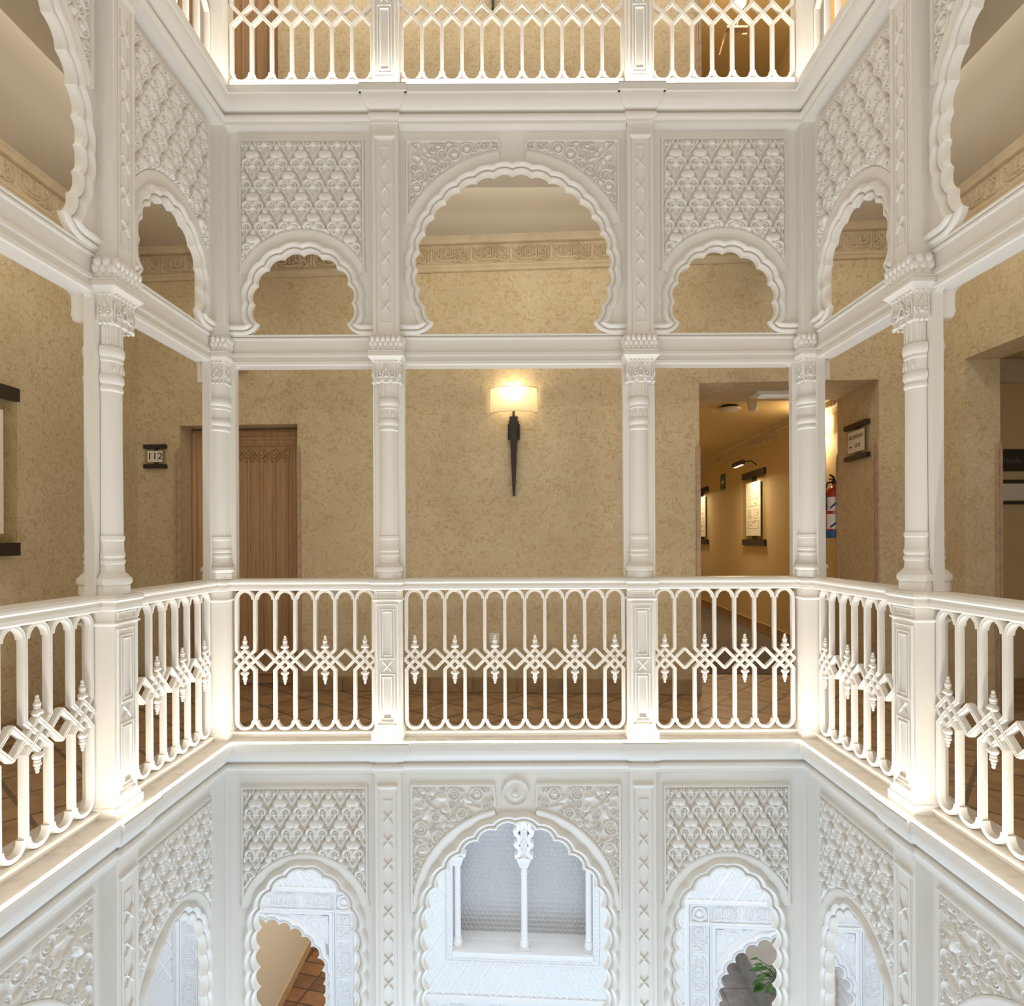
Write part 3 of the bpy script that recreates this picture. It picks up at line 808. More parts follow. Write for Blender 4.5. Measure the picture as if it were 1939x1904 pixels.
# ------------------------------------------------------------------ columns (half shafts on a flat plate) with capital and scale collar
def zc_(y): return CAMZ+(1022.1-y)*0.003403
def shaft_prof(r, zt=None):
    P = [(r*0.86, CAMZ+1.03), (r*0.86, CAMZ+0.925), (r*1.02, CAMZ+0.918), (r*1.10, CAMZ+0.905), (r*1.10, CAMZ+0.885), (r*1.02, CAMZ+0.872), (r*0.97, CAMZ+0.868), (r*1.0, CAMZ+0.862),
         (r*1.0, CAMZ+0.852), (r*0.92, CAMZ+0.846), (r*0.92, CAMZ+0.792), (r*0.98, CAMZ+0.788), (r*1.06, CAMZ+0.776), (r*1.06, CAMZ+0.758), (r*0.98, CAMZ+0.746), (r*0.93, CAMZ+0.742),
         (r*0.93, CAMZ+0.733), (r*1.0, CAMZ+0.727), (r*1.0, CAMZ+0.714), (r*0.90, CAMZ+0.706), (r*0.95, CAMZ+0.03), (r*1.04, CAMZ+0.024), (r*1.04, CAMZ+0.006), (r*0.97, CAMZ+0.002),
         (r*0.99, CAMZ-0.05), (r*1.06, CAMZ-0.058), (r*1.06, CAMZ-0.072), (r*1.0, CAMZ-0.078), (r*1.0, CAMZ-0.086), (r*1.08, CAMZ-0.092), (r*1.08, CAMZ-0.104), (r*1.0, CAMZ-0.110),
         (r*1.04, CAMZ-0.146), (r*1.2, CAMZ-0.158)]
    return list(reversed(P))
def base_prof(r):
    return [(r*1.40, CAMZ-0.249), (r*1.40, CAMZ-0.212), (r*1.34, CAMZ-0.208), (r*1.50, CAMZ-0.200), (r*1.54, CAMZ-0.188), (r*1.48, CAMZ-0.174), (r*1.34, CAMZ-0.168), (r*1.22, CAMZ-0.156), (r*1.0, CAMZ-0.154)]
def cap_mb(cx, y0, y1, hw, sgn):
    """flared square capital block; sgn=-1 faces the patio, +1 the gallery; y0 = outermost face, y1 = back plane"""
    b = MB(); V = []; F = []
    lv = [(1.02, -0.012, 0.018), (1.026, -0.004, 0.010), (1.05, 0.0, 0.004), (1.10, -0.002, 0.006), (1.135, 0.0, 0.004), (1.150, 0.006, -0.002), (1.166, 0.018, -0.014), (1.178, 0.030, -0.026), (1.192, 0.030, -0.026), (1.203, 0.026, -0.022)]
    for z, dw, dy in lv:
        yy = y0+dy*(-sgn)
        V += [(cx-hw-dw, yy, CAMZ+z), (cx+hw+dw, yy, CAMZ+z), (cx+hw+dw, y1, CAMZ+z), (cx-hw-dw, y1, CAMZ+z)]
    n = len(lv)
    F.append((0, 3, 2, 1)); F.append((4*n-4, 4*n-3, 4*n-2, 4*n-1))
    for j in range(n-1):
        for i in range(4): F.append((j*4+i, j*4+(i+1) % 4, j*4+4+(i+1) % 4, j*4+4+i))
    return b.add(V, F)
def cap_ornament(cx, y, hw, axis='x', c0=0.0):
    """beads, paired scrolls and a bud on a capital face; axis 'x': face looks along -y at y; 'y': face at x=y looking sideways"""
    b = MB()
    def put(u, z, ru, rd, rz):
        if axis == 'x': b.ball(cx+u, y, CAMZ+z, ru, rd, rz, 10, 6)
        else: b.ball(y, c0+u, CAMZ+z, rd, ru, rz, 10, 6)
    def curve(pts, r):
        P = [(cx+u, y-0.002, CAMZ+z) if axis == 'x' else (y, c0+u, CAMZ+z) for u, z in pts]
        b.tube(P, r, 6)
    n = max(3, int(hw*2/0.024))
    for i in range(n):
        u = -hw+hw*2*(i+0.5)/n
        put(u, 1.147, 0.010, 0.011, 0.009); put(u, 1.126, 0.005, 0.006, 0.005)
    for s in (-1, 1):
        pts = []
        for k in range(15):
            a = k/14*1.5*2*PI*0.75; r = 0.024*(1-k/14*0.72)
            pts.append((s*(hw*0.52-r*math.cos(a)), 1.068-r*math.sin(a)))
        curve(pts, 0.0062); put(s*hw*0.52, 1.066, 0.008, 0.012, 0.008)
        curve([(s*0.012, 1.088), (s*hw*0.32, 1.058), (s*hw*0.5, 1.042), (s*hw*0.8, 1.046)], 0.006)
        curve([(s*hw*0.86, 1.118), (s*hw*0.95, 1.08), (s*hw*0.9, 1.046)], 0.004)
    for k in range(3): put(0, 1.095+0.008*k, 0.014-0.0035*k, 0.010, 0.007)
    put(0, 1.052, 0.018, 0.012, 0.010)
    for i in range(3): put((i-1)*hw*0.66, 1.014, hw*0.30, 0.010, 0.008)
    return b
def scales(b, x0, x1, y, axis='x', flip=1):
    n = max(2, int(round(abs(x1-x0)/0.0335))); st = (x1-x0)/n
    for row, z in enumerate((CAMZ+1.232, CAMZ+1.262, CAMZ+1.290)):
        k = n if row % 2 == 0 else n+1
        for i in range(k):
            u = x0+st*(i+(0.5 if row % 2 == 0 else 0))
            u = min(max(u, min(x0, x1)+0.006), max(x0, x1)-0.006)
            dep = 0.010+0.005*row
            if axis == 'x': b.ball(u, y-0.002*row*flip, z, abs(st)*0.52, dep, 0.023, 10, 8)
            else: b.ball(y-0.002*row*flip, u, z, dep, abs(st)*0.52, 0.023, 10, 8)
def make_column(label):
    t = thing('column', label, 'column', (0, 0, 0), 0, 'first-floor columns')
    zb = CAMZ-0.249; zt = CAMZ+1.146; r = 0.0625; hw = 0.0975
    p = MB(); p.box(-hw, hw, OW+0.004, OW+0.044, zb, zt)
    for s in (-1, 1): p.box(s*hw-0.006, s*hw+0.006, OW, OW+0.048, zb, zt)
    # small curved bracket where the plate meets the beam
    for s in (-1, 1):
        q = [(s*hw, zt), (s*hw, zt-0.045)]+[(s*(hw+0.04-0.04*math.cos(a)), zt-0.04+0.04*math.sin(a)) for a in [PI/2*k/6 for k in range(7)]]
        p.prism(q if s < 0 else q[::-1], OW+0.006, OW+0.042)
    p.build('back_plate', WHITE, t, 30)
    hs = MB().lathe(shaft_prof(r), 0, OW+0.002, PI, 2*PI, 20).build('half_shaft', WHITE, t, 30)
    MB().lathe(shaft_prof(r), 0, OW+0.046, 0, PI, 16).build('gallery_half_shaft', WHITE, t, 30)
    d = MB()
    for i in (-1, 0, 1):
        a = -PI/2+i*0.62
        d.ball(r*0.95*math.cos(a), OW+r*0.95*math.sin(a), CAMZ+0.812, 0.0065, 0.0065, 0.016, 8, 6); d.tube([(r*0.95*math.cos(a), OW+r*0.95*math.sin(a), CAMZ+0.815), (r*0.93*math.cos(a), OW+r*0.93*math.sin(a), CAMZ+0.842)], 0.003, 6)
    d.build('teardrop_band', WHITE, hs, 60)
    # fluted neck
    f = MB()
    for i in range(7):
        a = PI+PI*(i+0.5)/7
        x, y = r*0.86*math.cos(a), OW+r*0.86*math.sin(a); f.tube([(x, y, CAMZ+0.925), (x, y, CAMZ+1.02)], 0.0065, 6)
    f.build('fluted_neck', WHITE, hs, 60)
    bs = MB().lathe(base_prof(r), 0, OW+0.002, PI, 2*PI, 20); bs.lathe(base_prof(r), 0, OW+0.046, 0, PI, 16); bs.build('base', WHITE, t, 30)
    cp = cap_mb(0, 0.004, OW+0.03, 0.086, -1).build('capital', WHITE, t, 25)
    cap_mb(0, OW+0.122, OW+0.014, 0.086, 1).build('gallery_capital', WHITE, t, 25)
    o = cap_ornament(0, 0.004, 0.080)
    for s in (-1, 1):
        q = cap_ornament(0, s*0.086, 0.034, 'y', 0.040); o.add(q.v, q.f)
    o.build('capital_ornament', WHITE, cp, 60)
    # scale collar above the abacus
    c = MB(); c.block(-0.100, 0.100, -0.010, OW+TH-0.01, [(0.012, CAMZ+1.204), (0.012, CAMZ+1.212), (0.002, CAMZ+1.218), (0.002, CAMZ+1.226), (-0.004, CAMZ+1.23), (-0.006, CAMZ+1.31)])
    scales(c, -0.100, 0.100, -0.006)
    for s in (-1, 1): scales(c, 0.0, OW, s*0.096, 'y', -s)
    c.build('scale_collar', WHITE, t, 50)
    return rebase(t, zb)
col0 = make_column('white half-round column left of the wall sconce on the back wall'); place(col0, -XPI, YP, 0)
zz = col0.location.z
copy_tree(col0, 'white half-round column right of the wall sconce on the back wall', (XPI, YP, zz), 0)
copy_tree(col0, 'large near white column on the left patio wall beside the picture frame', (-XP, YPI, zz), PI/2)
copy_tree(col0, 'large near white column on the right patio wall beside the dark portal', (XP, YPI, zz), -PI/2)
def make_corner_column(label, s):
    t = thing('column', label, 'column', (0, 0, 0), 0, 'first-floor columns')
    zb = CAMZ-0.249; zt = CAMZ+1.146; r = 0.0625; X = lambda a, b: (min(s*a, s*b), max(s*a, s*b))
    p = MB()
    # plates standing in the two bays (local origin = patio-side pier edge; +y towards back, s*x outwards)
    p.box(*X(-0.026, 0.10), OW+0.004, OW+0.044, zb, zt); p.box(*X(-0.032, -0.020), OW, OW+0.048, zb, zt)
    p.box(*X(OW+0.004, OW+0.044), -0.026, 0.10, zb, zt); p.box(*X(OW, OW+0.048), -0.032, -0.020, zb, zt)
    q = [(-s*0.026, zt), (-s*0.026, zt-0.045)]+[(-s*(0.026+0.04-0.04*math.cos(a)), zt-0.04+0.04*math.sin(a)) for a in [PI/2*k/6 for k in range(7)]]
    p.prism(q if s > 0 else q[::-1], OW+0.006, OW+0.042)
    p.build('back_plate', WHITE, t, 30)
    cx, cy = s*OW, OW
    rc = 0.078
    MB().lathe([(a*rc/r, z) for a, z in shaft_prof(r)], cx, cy, 0, 2*PI, 28).build('shaft', WHITE, t, 30)
    MB().lathe([(a*1.14, z) for a, z in base_prof(r)], cx, cy, 0, 2*PI, 28).build('base', WHITE, t, 30)
    c = MB(); c.block(*X(0.004, 0.155), 0.004, 0.155, [(-0.014, CAMZ+1.02), (-0.006, CAMZ+1.026), (0, CAMZ+1.05), (0, CAMZ+1.135), (0.004, CAMZ+1.150), (0.013, CAMZ+1.166), (0.022, CAMZ+1.178), (0.022, CAMZ+1.192), (0.018, CAMZ+1.203)])
    c.box(*X(0.05, 0.14), 0.15, 0.20, CAMZ+1.03, CAMZ+1.2)
    c.box(*X(0.15, 0.20), 0.05, 0.14, CAMZ+1.03, CAMZ+1.2)
    cp = c.build('capital', WHITE, t, 25)
    o = cap_ornament(s*0.05, 0.004, 0.042); q = cap_ornament(0, s*0.004, 0.042, 'y', 0.05); o.add(q.v, q.f); o.build('capital_ornament', WHITE, cp, 60)
    k = MB(); k.block(*X(-0.010, 0.17), -0.010, 0.17, [(0.012, CAMZ+1.204), (0.012, CAMZ+1.212), (0.002, CAMZ+1.218), (0.002, CAMZ+1.226), (-0.004, CAMZ+1.23), (-0.006, CAMZ+1.31)])
    a0, a1 = X(-0.010, OW); scales(k, a0, a1, -0.006); scales(k, -0.010, OW, -s*0.006, 'y', s); k.build('scale_collar', WHITE, t, 50)
    return rebase(t, zb)
q = make_corner_column('white column in the back left corner, in front of the numbered door', -1); place(q, -XP, YP, 0)
q = make_corner_column('white column in the back right corner, between corridor and lift sign', 1); place(q, XP, YP, 0)

# ------------------------------------------------------------------ pedestals of the balustrades
RAILP = [(0.0, 0.957), (0.006, 0.965), (0.006, 0.982), (0.0, 0.988), (0.0, 0.998), (0.004, 1.0), (0.012, 1.008), (0.012, 1.018), (0.005, 1.030), (-0.010, 1.034)]
def pedestal_parts(t, x0, x1, y0, y1, z, top, face, orn=True, crossz=0.473, side=None):
    """face: width range of the front panel"""
    MB().block(x0-0.012, x1+0.012, y0-0.012, y1, [(0.002, z), (0.002, z+0.045), (-0.003, z+0.049), (-0.007, z+0.052)]).build('plinth', WHITE, t, 30)
    b = MB(); b.block(x0, x1, y0, y1, [(0.008, z+0.050), (0.006, z+0.058), (-0.003, z+0.075), (-0.004, z+0.08), (-0.004, z+top-0.070), (0, z+top-0.066), (0.008, z+top-0.060), (0.008, z+top-0.054), (-0.001, z+top-0.050), (-0.004, z+top-0.046), (-0.004, z+top)])
    bd = b.build('body', WHITE, t, 30)
    if orn:
        m = (face[0]+face[1])/2; h = (face[1]-face[0])/2; y = y0+0.004
        pr = [(-0.004, y+0.003), (-0.004, y-0.006), (0.0, y-0.010), (0.004, y-0.006), (0.004, y+0.003)]
        f = MB()
        def rect(a, za, zb_, rev=1): f.ribbon([(m-a, za), (m+a, za), (m+a, zb_), (m-a, zb_)], pr, True)
        rect(h-0.022, z+0.095, z+top-0.088); rect(h-0.044, z+0.118, z+crossz-0.05); rect(h-0.044, z+crossz+0.05, z+top-0.118); rect(h-0.060, z+0.140, z+crossz-0.07); rect(h-0.060, z+crossz+0.07, z+top-0.135)
        rect(h-0.022, z+top-0.040, z+top-0.008)
        f.build('panel_moulding', WHITE, bd, 25)
        c = cross_mb(0.026, 0.006, y0-0.006, y0+0.008).build('cross_ornament', WHITE, bd, 30); c.location.x = m; c.location.z = z+crossz
def make_pedestal(label, z=0.0, top=0.957, rail=True, group='balustrade pedestals', crossz=0.473):
    t = thing('pedestal', label, 'pedestal', (0, 0, 0), 0, group)
    pedestal_parts(t, -0.088, 0.088, 0.0, 0.16, z, top, (-0.088, 0.088), crossz=crossz)
    if rail: MB().block(-0.096, 0.096, -0.010, 0.166, RAILP).build('cap', WHITE, t, 25)
    return t
p0 = make_pedestal('white panelled pedestal under the column left of the sconce, back balustrade'); place(p0, -XPI, YP, 0)
copy_tree(p0, 'white panelled pedestal under the column right of the sconce, back balustrade', (XPI, YP, 0), 0)
copy_tree(p0, 'large near white pedestal in the left balustrade', (-XP, YPI, 0), PI/2)
copy_tree(p0, 'large near white pedestal in the right balustrade', (XP, YPI, 0), -PI/2)
def make_corner_pedestal(label, s, z=0.0, top=0.957, rail=True, group='balustrade pedestals'):
    t = thing('pedestal', label, 'pedestal', (0, 0, 0), 0, group)
    x0, x1 = min(0, s*0.16), max(0, s*0.16)
    pedestal_parts(t, x0, x1, 0.0, 0.16, z, top, (0, 0), orn=False)
    if rail: MB().block(x0, x1, 0, 0.166, RAILP).build('cap', WHITE, t, 25)
    return t
q = make_corner_pedestal('plain white pedestal in the back left corner of the first-floor balustrade', -1); place(q, -XP, YP, 0)
q = make_corner_pedestal('plain white pedestal in the back right corner of the first-floor balustrade', 1); place(q, XP, YP, 0)
# top floor
u0 = make_pedestal('white panelled pedestal in top-floor balustrade, left of its middle bay', ZU, 1.15, False, 'top-floor pedestals', 0.60); place(u0, -XPI, YP, 0)
copy_tree(u0, 'white panelled pedestal in top-floor balustrade, right of its middle bay', (XPI, YP, 0), 0)
q = make_corner_pedestal('plain glowing pedestal in the top-floor back left corner', -1, ZU, 1.15, False, 'top-floor pedestals'); place(q, -XP, YP, 0)
q = make_corner_pedestal('plain glowing pedestal in the top-floor back right corner', 1, ZU, 1.15, False, 'top-floor pedestals'); place(q, XP, YP, 0)

# ------------------------------------------------------------------ handrails
OL = 0.105                               # centre line of the lattice
def handrail(label, p0, p1):
    d = -1
    prof = [(OL+0.055, 0.958), (OL+0.055, 1.026), (OL+0.048, 1.033)]+[(OL-0.046-w, z) for w, z in reversed(RAILP)]
    o = MB().sweep(prof, [p0, p1]).build('handrail', WHITE, None, 25); tag(o, label, 'handrail', 'balustrade handrails'); return o
handrail('white moulded handrail along the back balustrade', (-XP, YP), (XP, YP))
handrail('white moulded handrail along the left balustrade', (-XP, YE), (-XP, YP+0.10))
handrail('white moulded handrail along the right balustrade', (XP, YP+0.10), (XP, YE))

# ------------------------------------------------------------------ balustrade lattice panels
BARP = [(-0.0105, 0.016), (-0.0105, -0.010), (-0.0085, -0.0145), (-0.0035, -0.0145), (-0.0015, -0.0115), (0.0015, -0.0115), (0.0035, -0.0145), (0.0085, -0.0145), (0.0105, -0.010), (0.0105, 0.016)]
def barprof(y, k=1.0, sh=0.0): return [(w*k, y+d+sh) for w, d in BARP]
def finial_mb(up):
    s = 1 if up else -1; b = MB(); y = 0
    for dz, r, rz in ((0.016, 0.0125, 0.010), (0.030, 0.0225, 0.015), (0.050, 0.0155, 0.010), (0.062, 0.017, 0.012), (0.078, 0.0115, 0.009), (0.092, 0.0085, 0.009)):
        b.ball(0, y, s*dz, r, r*0.85, rz, 12, 8)
    for sg in (-1, 1): b.ball(sg*0.017, y-0.003, s*0.026, 0.011, 0.013, 0.010, 10, 6)
    return b
def make_lattice(label, n, group):
    t = thing('balustrade_panel', label, 'balustrade panel', (0, 0, 0), 0, group)
    P = PITCH; z0, z1, zc = 0.045, 0.957, 0.497; R = P/2; y = OL; hp = P/2; e = 0.068; tip = 0.0755
    b = MB(); w = n*P
    zt0 = z1-0.006-R; zb0 = z0+R
    def arch(x, zc_, s):
        r = R-0.0105
        return [(x+r*math.cos(a), zc_+s*r*math.sin(a)) for a in [PI*k/14 for k in range(15)]]
    for i in range(n):
        x = -w/2+P*(i+0.5)
        b.ribbon(arch(x, zt0+0.0105, 1), barprof(y, 0.95)); b.ribbon(arch(x, zb0-0.0105, -1)[::-1], barprof(y, 0.95))
        b.box(x-0.012, x+0.012, y-0.012, y+0.014, z1-0.012, z1+0.006); b.box(x-0.014, x+0.014, y-0.014, y+0.014, z0-0.006, z0+0.012)
    for i in range(n+1):
        x = -w/2+P*i; k = 1.0; xx = x
        if i == 0: xx = x+0.0105
        if i == n: xx = x-0.0105
        # bar above and below the woven band, bent towards the finial cell
        left_cell_fin = (i-1) % 2 == 0 and i > 0
        dirs = -1 if left_cell_fin else 1
        b.ribbon([(xx, zt0+0.012), (xx, zc+hp), (x+dirs*hp, zc)], barprof(y, 1, 0.0012))
        b.ribbon([(x+dirs*hp, zc), (xx, zc-hp), (xx, zb0-0.012)], barprof(y, 1, -0.0012))
    # diagonals through the finial cells and the open diamonds
    def seg(a, c, sh): b.ribbon([a, c], barprof(y, 0.9, sh))
    for i in range(0, n, 2):
        x = -w/2+P*(i+0.5)
        for s in (-1, 1):
            last = (i == 0 and s == -1) or (i == n-1 and s == 1)
            f = 0.5 if last else 1.0
            seg((x, zc-hp), (x+s*P*f, zc-hp+P*f), 0.0006*s)
            seg((x, zc+hp), (x+s*P*f, zc+hp-P*f), -0.0006*s)
    b.build('lattice', WHITE, t, 30)
    f0 = f1 = None
    for i in range(0, n, 2):
        x = -w/2+P*(i+0.5)
        if f0 is None:
            f0 = finial_mb(True).build('finial', WHITE, t, 60); f1 = finial_mb(False).build('pendant', WHITE, t, 60); a, c = f0, f1
        else:
            a = f0.copy(); c = f1.copy(); COL.objects.link(a); COL.objects.link(c); a.parent = t; c.parent = t
        a.location = (x, y-0.004, zc+0.060); c.location = (x, y-0.004, zc-0.060)
    # kerb under the lattice
    MB().sweep([(0.165, 0.0), (0.165, 0.034), (0.070, 0.034), (0.066, 0.030), (0.066, 0.022), (0.078, 0.016), (0.078, 0.0)], [(-w/2, 0), (w/2, 0)]).build('kerb', WHITE, t, 25)
    return t
g = 'first-floor balustrade panels'
l7 = make_lattice('white iron balustrade panel with four finials in front of the wooden door', 7, g); place(l7, -(XP+XPI+0.088)/2, YP, 0)
copy_tree(l7, 'white iron balustrade panel with four finials in front of the corridor', ((XP+XPI+0.088)/2, YP, 0), 0)
yb = (YP+YPI+0.088)/2; sx = (YP-YPI-0.088)/(XP-XPI-0.088)
copy_tree(l7, 'white iron balustrade panel on the left side between near pedestal and corner', (-XP, yb, 0), PI/2, sx)
copy_tree(l7, 'white iron balustrade panel on the right side between near pedestal and corner', (XP, yb, 0), -PI/2, sx)
l11 = make_lattice('long white iron balustrade panel with six finials below the sconce', 11, g); place(l11, 0, YP, 0)
copy_tree(l11, 'white iron balustrade panel cut by the left edge of the photo', (-XP, YC, 0), PI/2)
copy_tree(l11, 'white iron balustrade panel cut by the right edge of the photo', (XP, YC, 0), -PI/2)
def make_lattice_top(label, n, group):
    t = thing('balustrade_panel', label, 'balustrade panel', (0, 0, ZU), 0, group)
    P = PITCH; y = OL-0.01; z0 = 0.130; zc = 0.567; R = P/2; w = n*P; b = MB(); hp = 0.0685; z1 = 1.13
    for i in range(n):
        x = -w/2+P*(i+0.5); r = R-0.009
        b.ribbon([(x+r*math.cos(a), z0+R-0.009-r*math.sin(a)) for a in [PI*k/14 for k in range(15)]][::-1], barprof(y, 0.95))
        b.ribbon([(x+r*math.cos(a), z1-R+0.009+r*math.sin(a)) for a in [PI*k/14 for k in range(15)]], barprof(y, 0.95))
        b.ribbon([(x-R, zc-hp), (x+R, zc+hp)], barprof(y, 0.9, 0.0008)); b.ribbon([(x-R, zc+hp), (x+R, zc-hp)], barprof(y, 0.9, -0.0008))
        b.prism([(x-R-0.006, z0-0.004), (x-R+0.03, z0-0.004), (x-R, z0+0.022)], y-0.01, y+0.01)
    for i in range(n+1):
        x = -w/2+P*i
        b.ribbon([(x, z0+R-0.012), (x, zc-hp+0.004)], barprof(y)); b.ribbon([(x, zc+hp-0.004), (x, z1-R+0.012)], barprof(y))
    b.build('lattice', WHITE, t, 30)
    MB().sweep([(0.150, 0.0), (0.150, z0-0.006), (0.060, z0-0.006), (0.060, 0.0)], [(-w/2, 0), (w/2, 0)]).build('kerb', WHITE, t, 25)
    return t
g = 'top-floor balustrade panels'
t7 = make_lattice_top('white iron balustrade panel of the top floor in front of the brown door', 7, g); place(t7, -(XP+XPI+0.088)/2, YP, 0)
copy_tree(t7, 'white iron balustrade panel of the top floor in front of the shining bulb', ((XP+XPI+0.088)/2, YP, ZU), 0)
copy_tree(t7, 'sliver of white top-floor balustrade going forward on the left', (-XP, yb, ZU), PI/2, sx)
copy_tree(t7, 'sliver of white top-floor balustrade going forward on the right', (XP, yb, ZU), -PI/2, sx)
t11 = make_lattice_top('long white iron balustrade panel in the middle of the top floor', 11, g); place(t11, 0, YP, 0)

# ------------------------------------------------------------------ the building around the galleries (skewed a little against the patio)
GM = Matrix.Translation((0, YW, 0)) @ Matrix.Rotation(-YAW, 4, 'Z')
def inG(o): o.matrix_world = GM @ o.matrix_world; return o
def gloc(p, q, z): v = GM @ Vector((p, q, z)); return (v.x, v.y, v.z)
def wallp(x, y, q=0.0):
    """point of the back wall (offset q behind its face) that a photo pixel shows: (p, z)"""
    a = (x-974)-0.0047*(y-1021); b = (y-1021)+0.0047*(x-974)
    d = Vector((a/1165, 1.0, -b/1165)); o = Vector((0, 0, CAMZ))
    Mi = GM.inverted(); o2 = Mi @ o; d2 = Mi.to_3x3() @ d
    t = (q-o2.y)/d2.y; r = o2+d2*t
    return r.x, r.z
PDL, PDR = wallp(341, 950)[0], wallp(563.5, 950)[0]
PCL, PCR = wallp(1324.5, 900)[0], wallp(1665, 900)[0]
ZD = wallp(450, 804)[1]; ZO = wallp(1324, 725)[1]
WD = 0.73                                     # wall thickness at the corridor opening
# --- first floor
b = MB(); PL, PR = -3.5, 3.45
b.box(PL, PDL, 0, WD, -0.3, ZC); b.box(PDL, PDR, 0, WD, ZD, ZC); b.box(PDL, PDR, 0.22, WD, -0.3, ZD)
b.box(PDR, PCL, 0, WD, -0.3, ZC); b.box(PCL, PCR, 0, WD, ZO, ZC); b.box(PCR, PR+0.09, 0, WD, -0.3, ZC)
struct(inG(b.build('wall_back', PAPERW, None, 0)))
struct(MB().box(-XW-0.3, -XW, YE, 5.6, -0.3, ZC).build('wall_left', PAPERW, None, 0))
# right wall with the deep portal
YPO, ZPO, TPO = 4.49, CAMZ+1.30, 0.26
b = MB(); b.box(XW, XW+TPO, YPO, 5.2, -0.3, ZC); b.box(XW, XW+TPO, YE, YPO, ZPO, ZC)
struct(b.build('wall_right', PAPERW, None, 0))
b = MB(); b.box(-XW-0.1, XW+0.1, 4.08, 5.6, -0.3, -0.003); b.box(-XW-0.1, -2.0, YE, 4.08, -0.3, -0.003); b.box(2.0, XW+3.2, YE, 4.08, -0.3, -0.003); b.box(XW, XW+3.2, 4.08, 6.4, -0.3, -0.004)
struct(b.build('floor', TERRA, None, 0))
b = MB(); b.box(-XW-0.3, XW+0.3, 4.08, 5.9, ZC, ZC+0.16); b.box(-XW-0.3, -2.0, YE, 4.08, ZC, ZC+0.16); b.box(2.0, XW+0.3, YE, 4.08, ZC, ZC+0.16)
struct(b.build('ceiling', CEIL, None, 0))
# lettered frieze under the ceiling
FR = [(0.02, 3.819), (-0.070, 3.819), (-0.070, 3.806), (-0.062, 3.800), (-0.046, 3.782), (-0.040, 3.772), (-0.026, 3.767), (-0.008, 3.765), (-0.008, 3.608), (-0.024, 3.604), (-0.034, 3.594), (-0.036, 3.578), (-0.022, 3.564), (-0.022, 3.548), (-0.012, 3.541), (0.02, 3.541)]
FR2 = [(-d, z) for d, z in FR]
LET = lettering(0.328*620/680*1.03, 3.686, 0.150, 0.024)
def frieze(nm, w, loc, rz, G=False):
    o = MB().sweep(FR, [(-w/2, 0), (w/2, 0)]).build(nm, CREAM, None, 25)
    r = relief('lettering', -w/2, w/2, 3.611, 3.762, 0.0030, LET, -0.0098, CREAM, o)
    o.location = loc; o.rotation_euler = (0, 0, rz); struct(o); return o
f0 = frieze('trim_5', 6.7, gloc(0, 0, 0), -YAW)
frieze('trim_6', 4.6, (-XW, 3.05, 0), PI/2)
frieze('trim_7', 4.6, (XW, 2.75, 0), -PI/2)
# terracotta skirting
def skirting(nm, p0, p1, loc, rz):
    b = MB(); n = max(1, int(round((p1-p0)/0.36))); s = (p1-p0)/n
    for i in range(n): b.block(p0+i*s+0.002, p0+(i+1)*s-0.002, -0.014, 0.01, [(0, 0.0), (0, 0.118), (-0.003, 0.122)])
    o = b.build(nm, SKIRT, None, 30); o.location = loc; o.rotation_euler = (0, 0, rz); return struct(o)
skirting('baseboard_back', PDR+0.02, PCL-0.02, gloc(0, 0, 0), -YAW)
skirting('baseboard_back', PL+0.2, PDL-0.02, gloc(0, 0, 0), -YAW)
skirting('baseboard_left', -2.5, 1.75, (-XW, 3.5, 0), PI/2)
skirting('baseboard_right', -0.62, 0.0, (XW, YPO, 0), -PI/2)

# --- door with its recess
d = thing('door_1', 'brown panelled wooden door beside the number plate', 'door', gloc((PDL+PDR)/2, 0.20, 0), -YAW); d['kind'] = 'structure'
def door_parts(d, w, h):
    fw = 0.115; b = MB()
    pr = [(0, 0.02), (0, -0.035), (0.02, -0.045), (0.035, -0.03), (0.05, -0.03), (0.06, -0.04), (0.08, -0.035), (0.095, -0.02), (0.115, -0.018), (0.115, 0.02)]
    b.ribbon([(-w/2+0.002, 0), (-w/2+0.002, h), (w/2-0.002, h), (w/2-0.002, 0)], [(-a, y) for a, y in pr]); b.build('door_frame', OAK, d, 25)
    lw = w/2-fw
    lf = MB().box(-lw, lw, -0.008, 0.02, 0.012, h-fw).build('door_leaf', OAK, d, 0)
    s = MB(); n = max(4, int(round(2*lw/0.112))); st = 2*lw/n
    ys = -0.006; rp = [(a, y+ys) for a, y in [(-0.012, 0.0), (-0.012, -0.012), (-0.004, -0.020), (0.004, -0.020), (0.012, -0.012), (0.012, 0.0)]]
    k = st*0.36; zz = h-fw-0.085
    for i in range(n):
        x = -lw+st*(i+0.5)
        s.ribbon([(x, 0.12), (x, zz-k-0.01)], rp)
        s.ribbon([(x-k, zz), (x, zz+k), (x+k, zz), (x, zz-k)], [(a*0.8, y) for a, y in rp], True)
        s.prism([(x-k*0.55, zz), (x, zz-k*0.55), (x+k*0.55, zz), (x, zz+k*0.55)], -0.018, 0.0)
        if i < n-1: s.ribbon([(x+0.014, zz-k-0.035), (x+st/2, zz-0.02), (x+st-0.014, zz-k-0.035)], [(a*0.7, y) for a, y in rp])
    for x in (-lw+0.012, lw-0.012): s.ribbon([(x, 0.02), (x, h-fw-0.01)], rp)
    s.ribbon([(-lw, 0.10), (lw, 0.10)], rp); s.ribbon([(-lw, h-fw-0.012), (lw, h-fw-0.012)], rp)
    s.build('door_moulding', OAK, lf, 25)
    hn = MB(); hn.box(-lw+0.035, -lw+0.075, -0.022, -0.006, 0.95, 1.15); hn.tube([(-lw+0.055, -0.012, 1.07), (-lw+0.055, -0.05, 1.07), (-lw+0.16, -0.055, 1.07)], 0.009, 8)
    hn.build('door_handle', IRON, lf, 40)
door_parts(d, PDR-PDL, ZD-0.02)

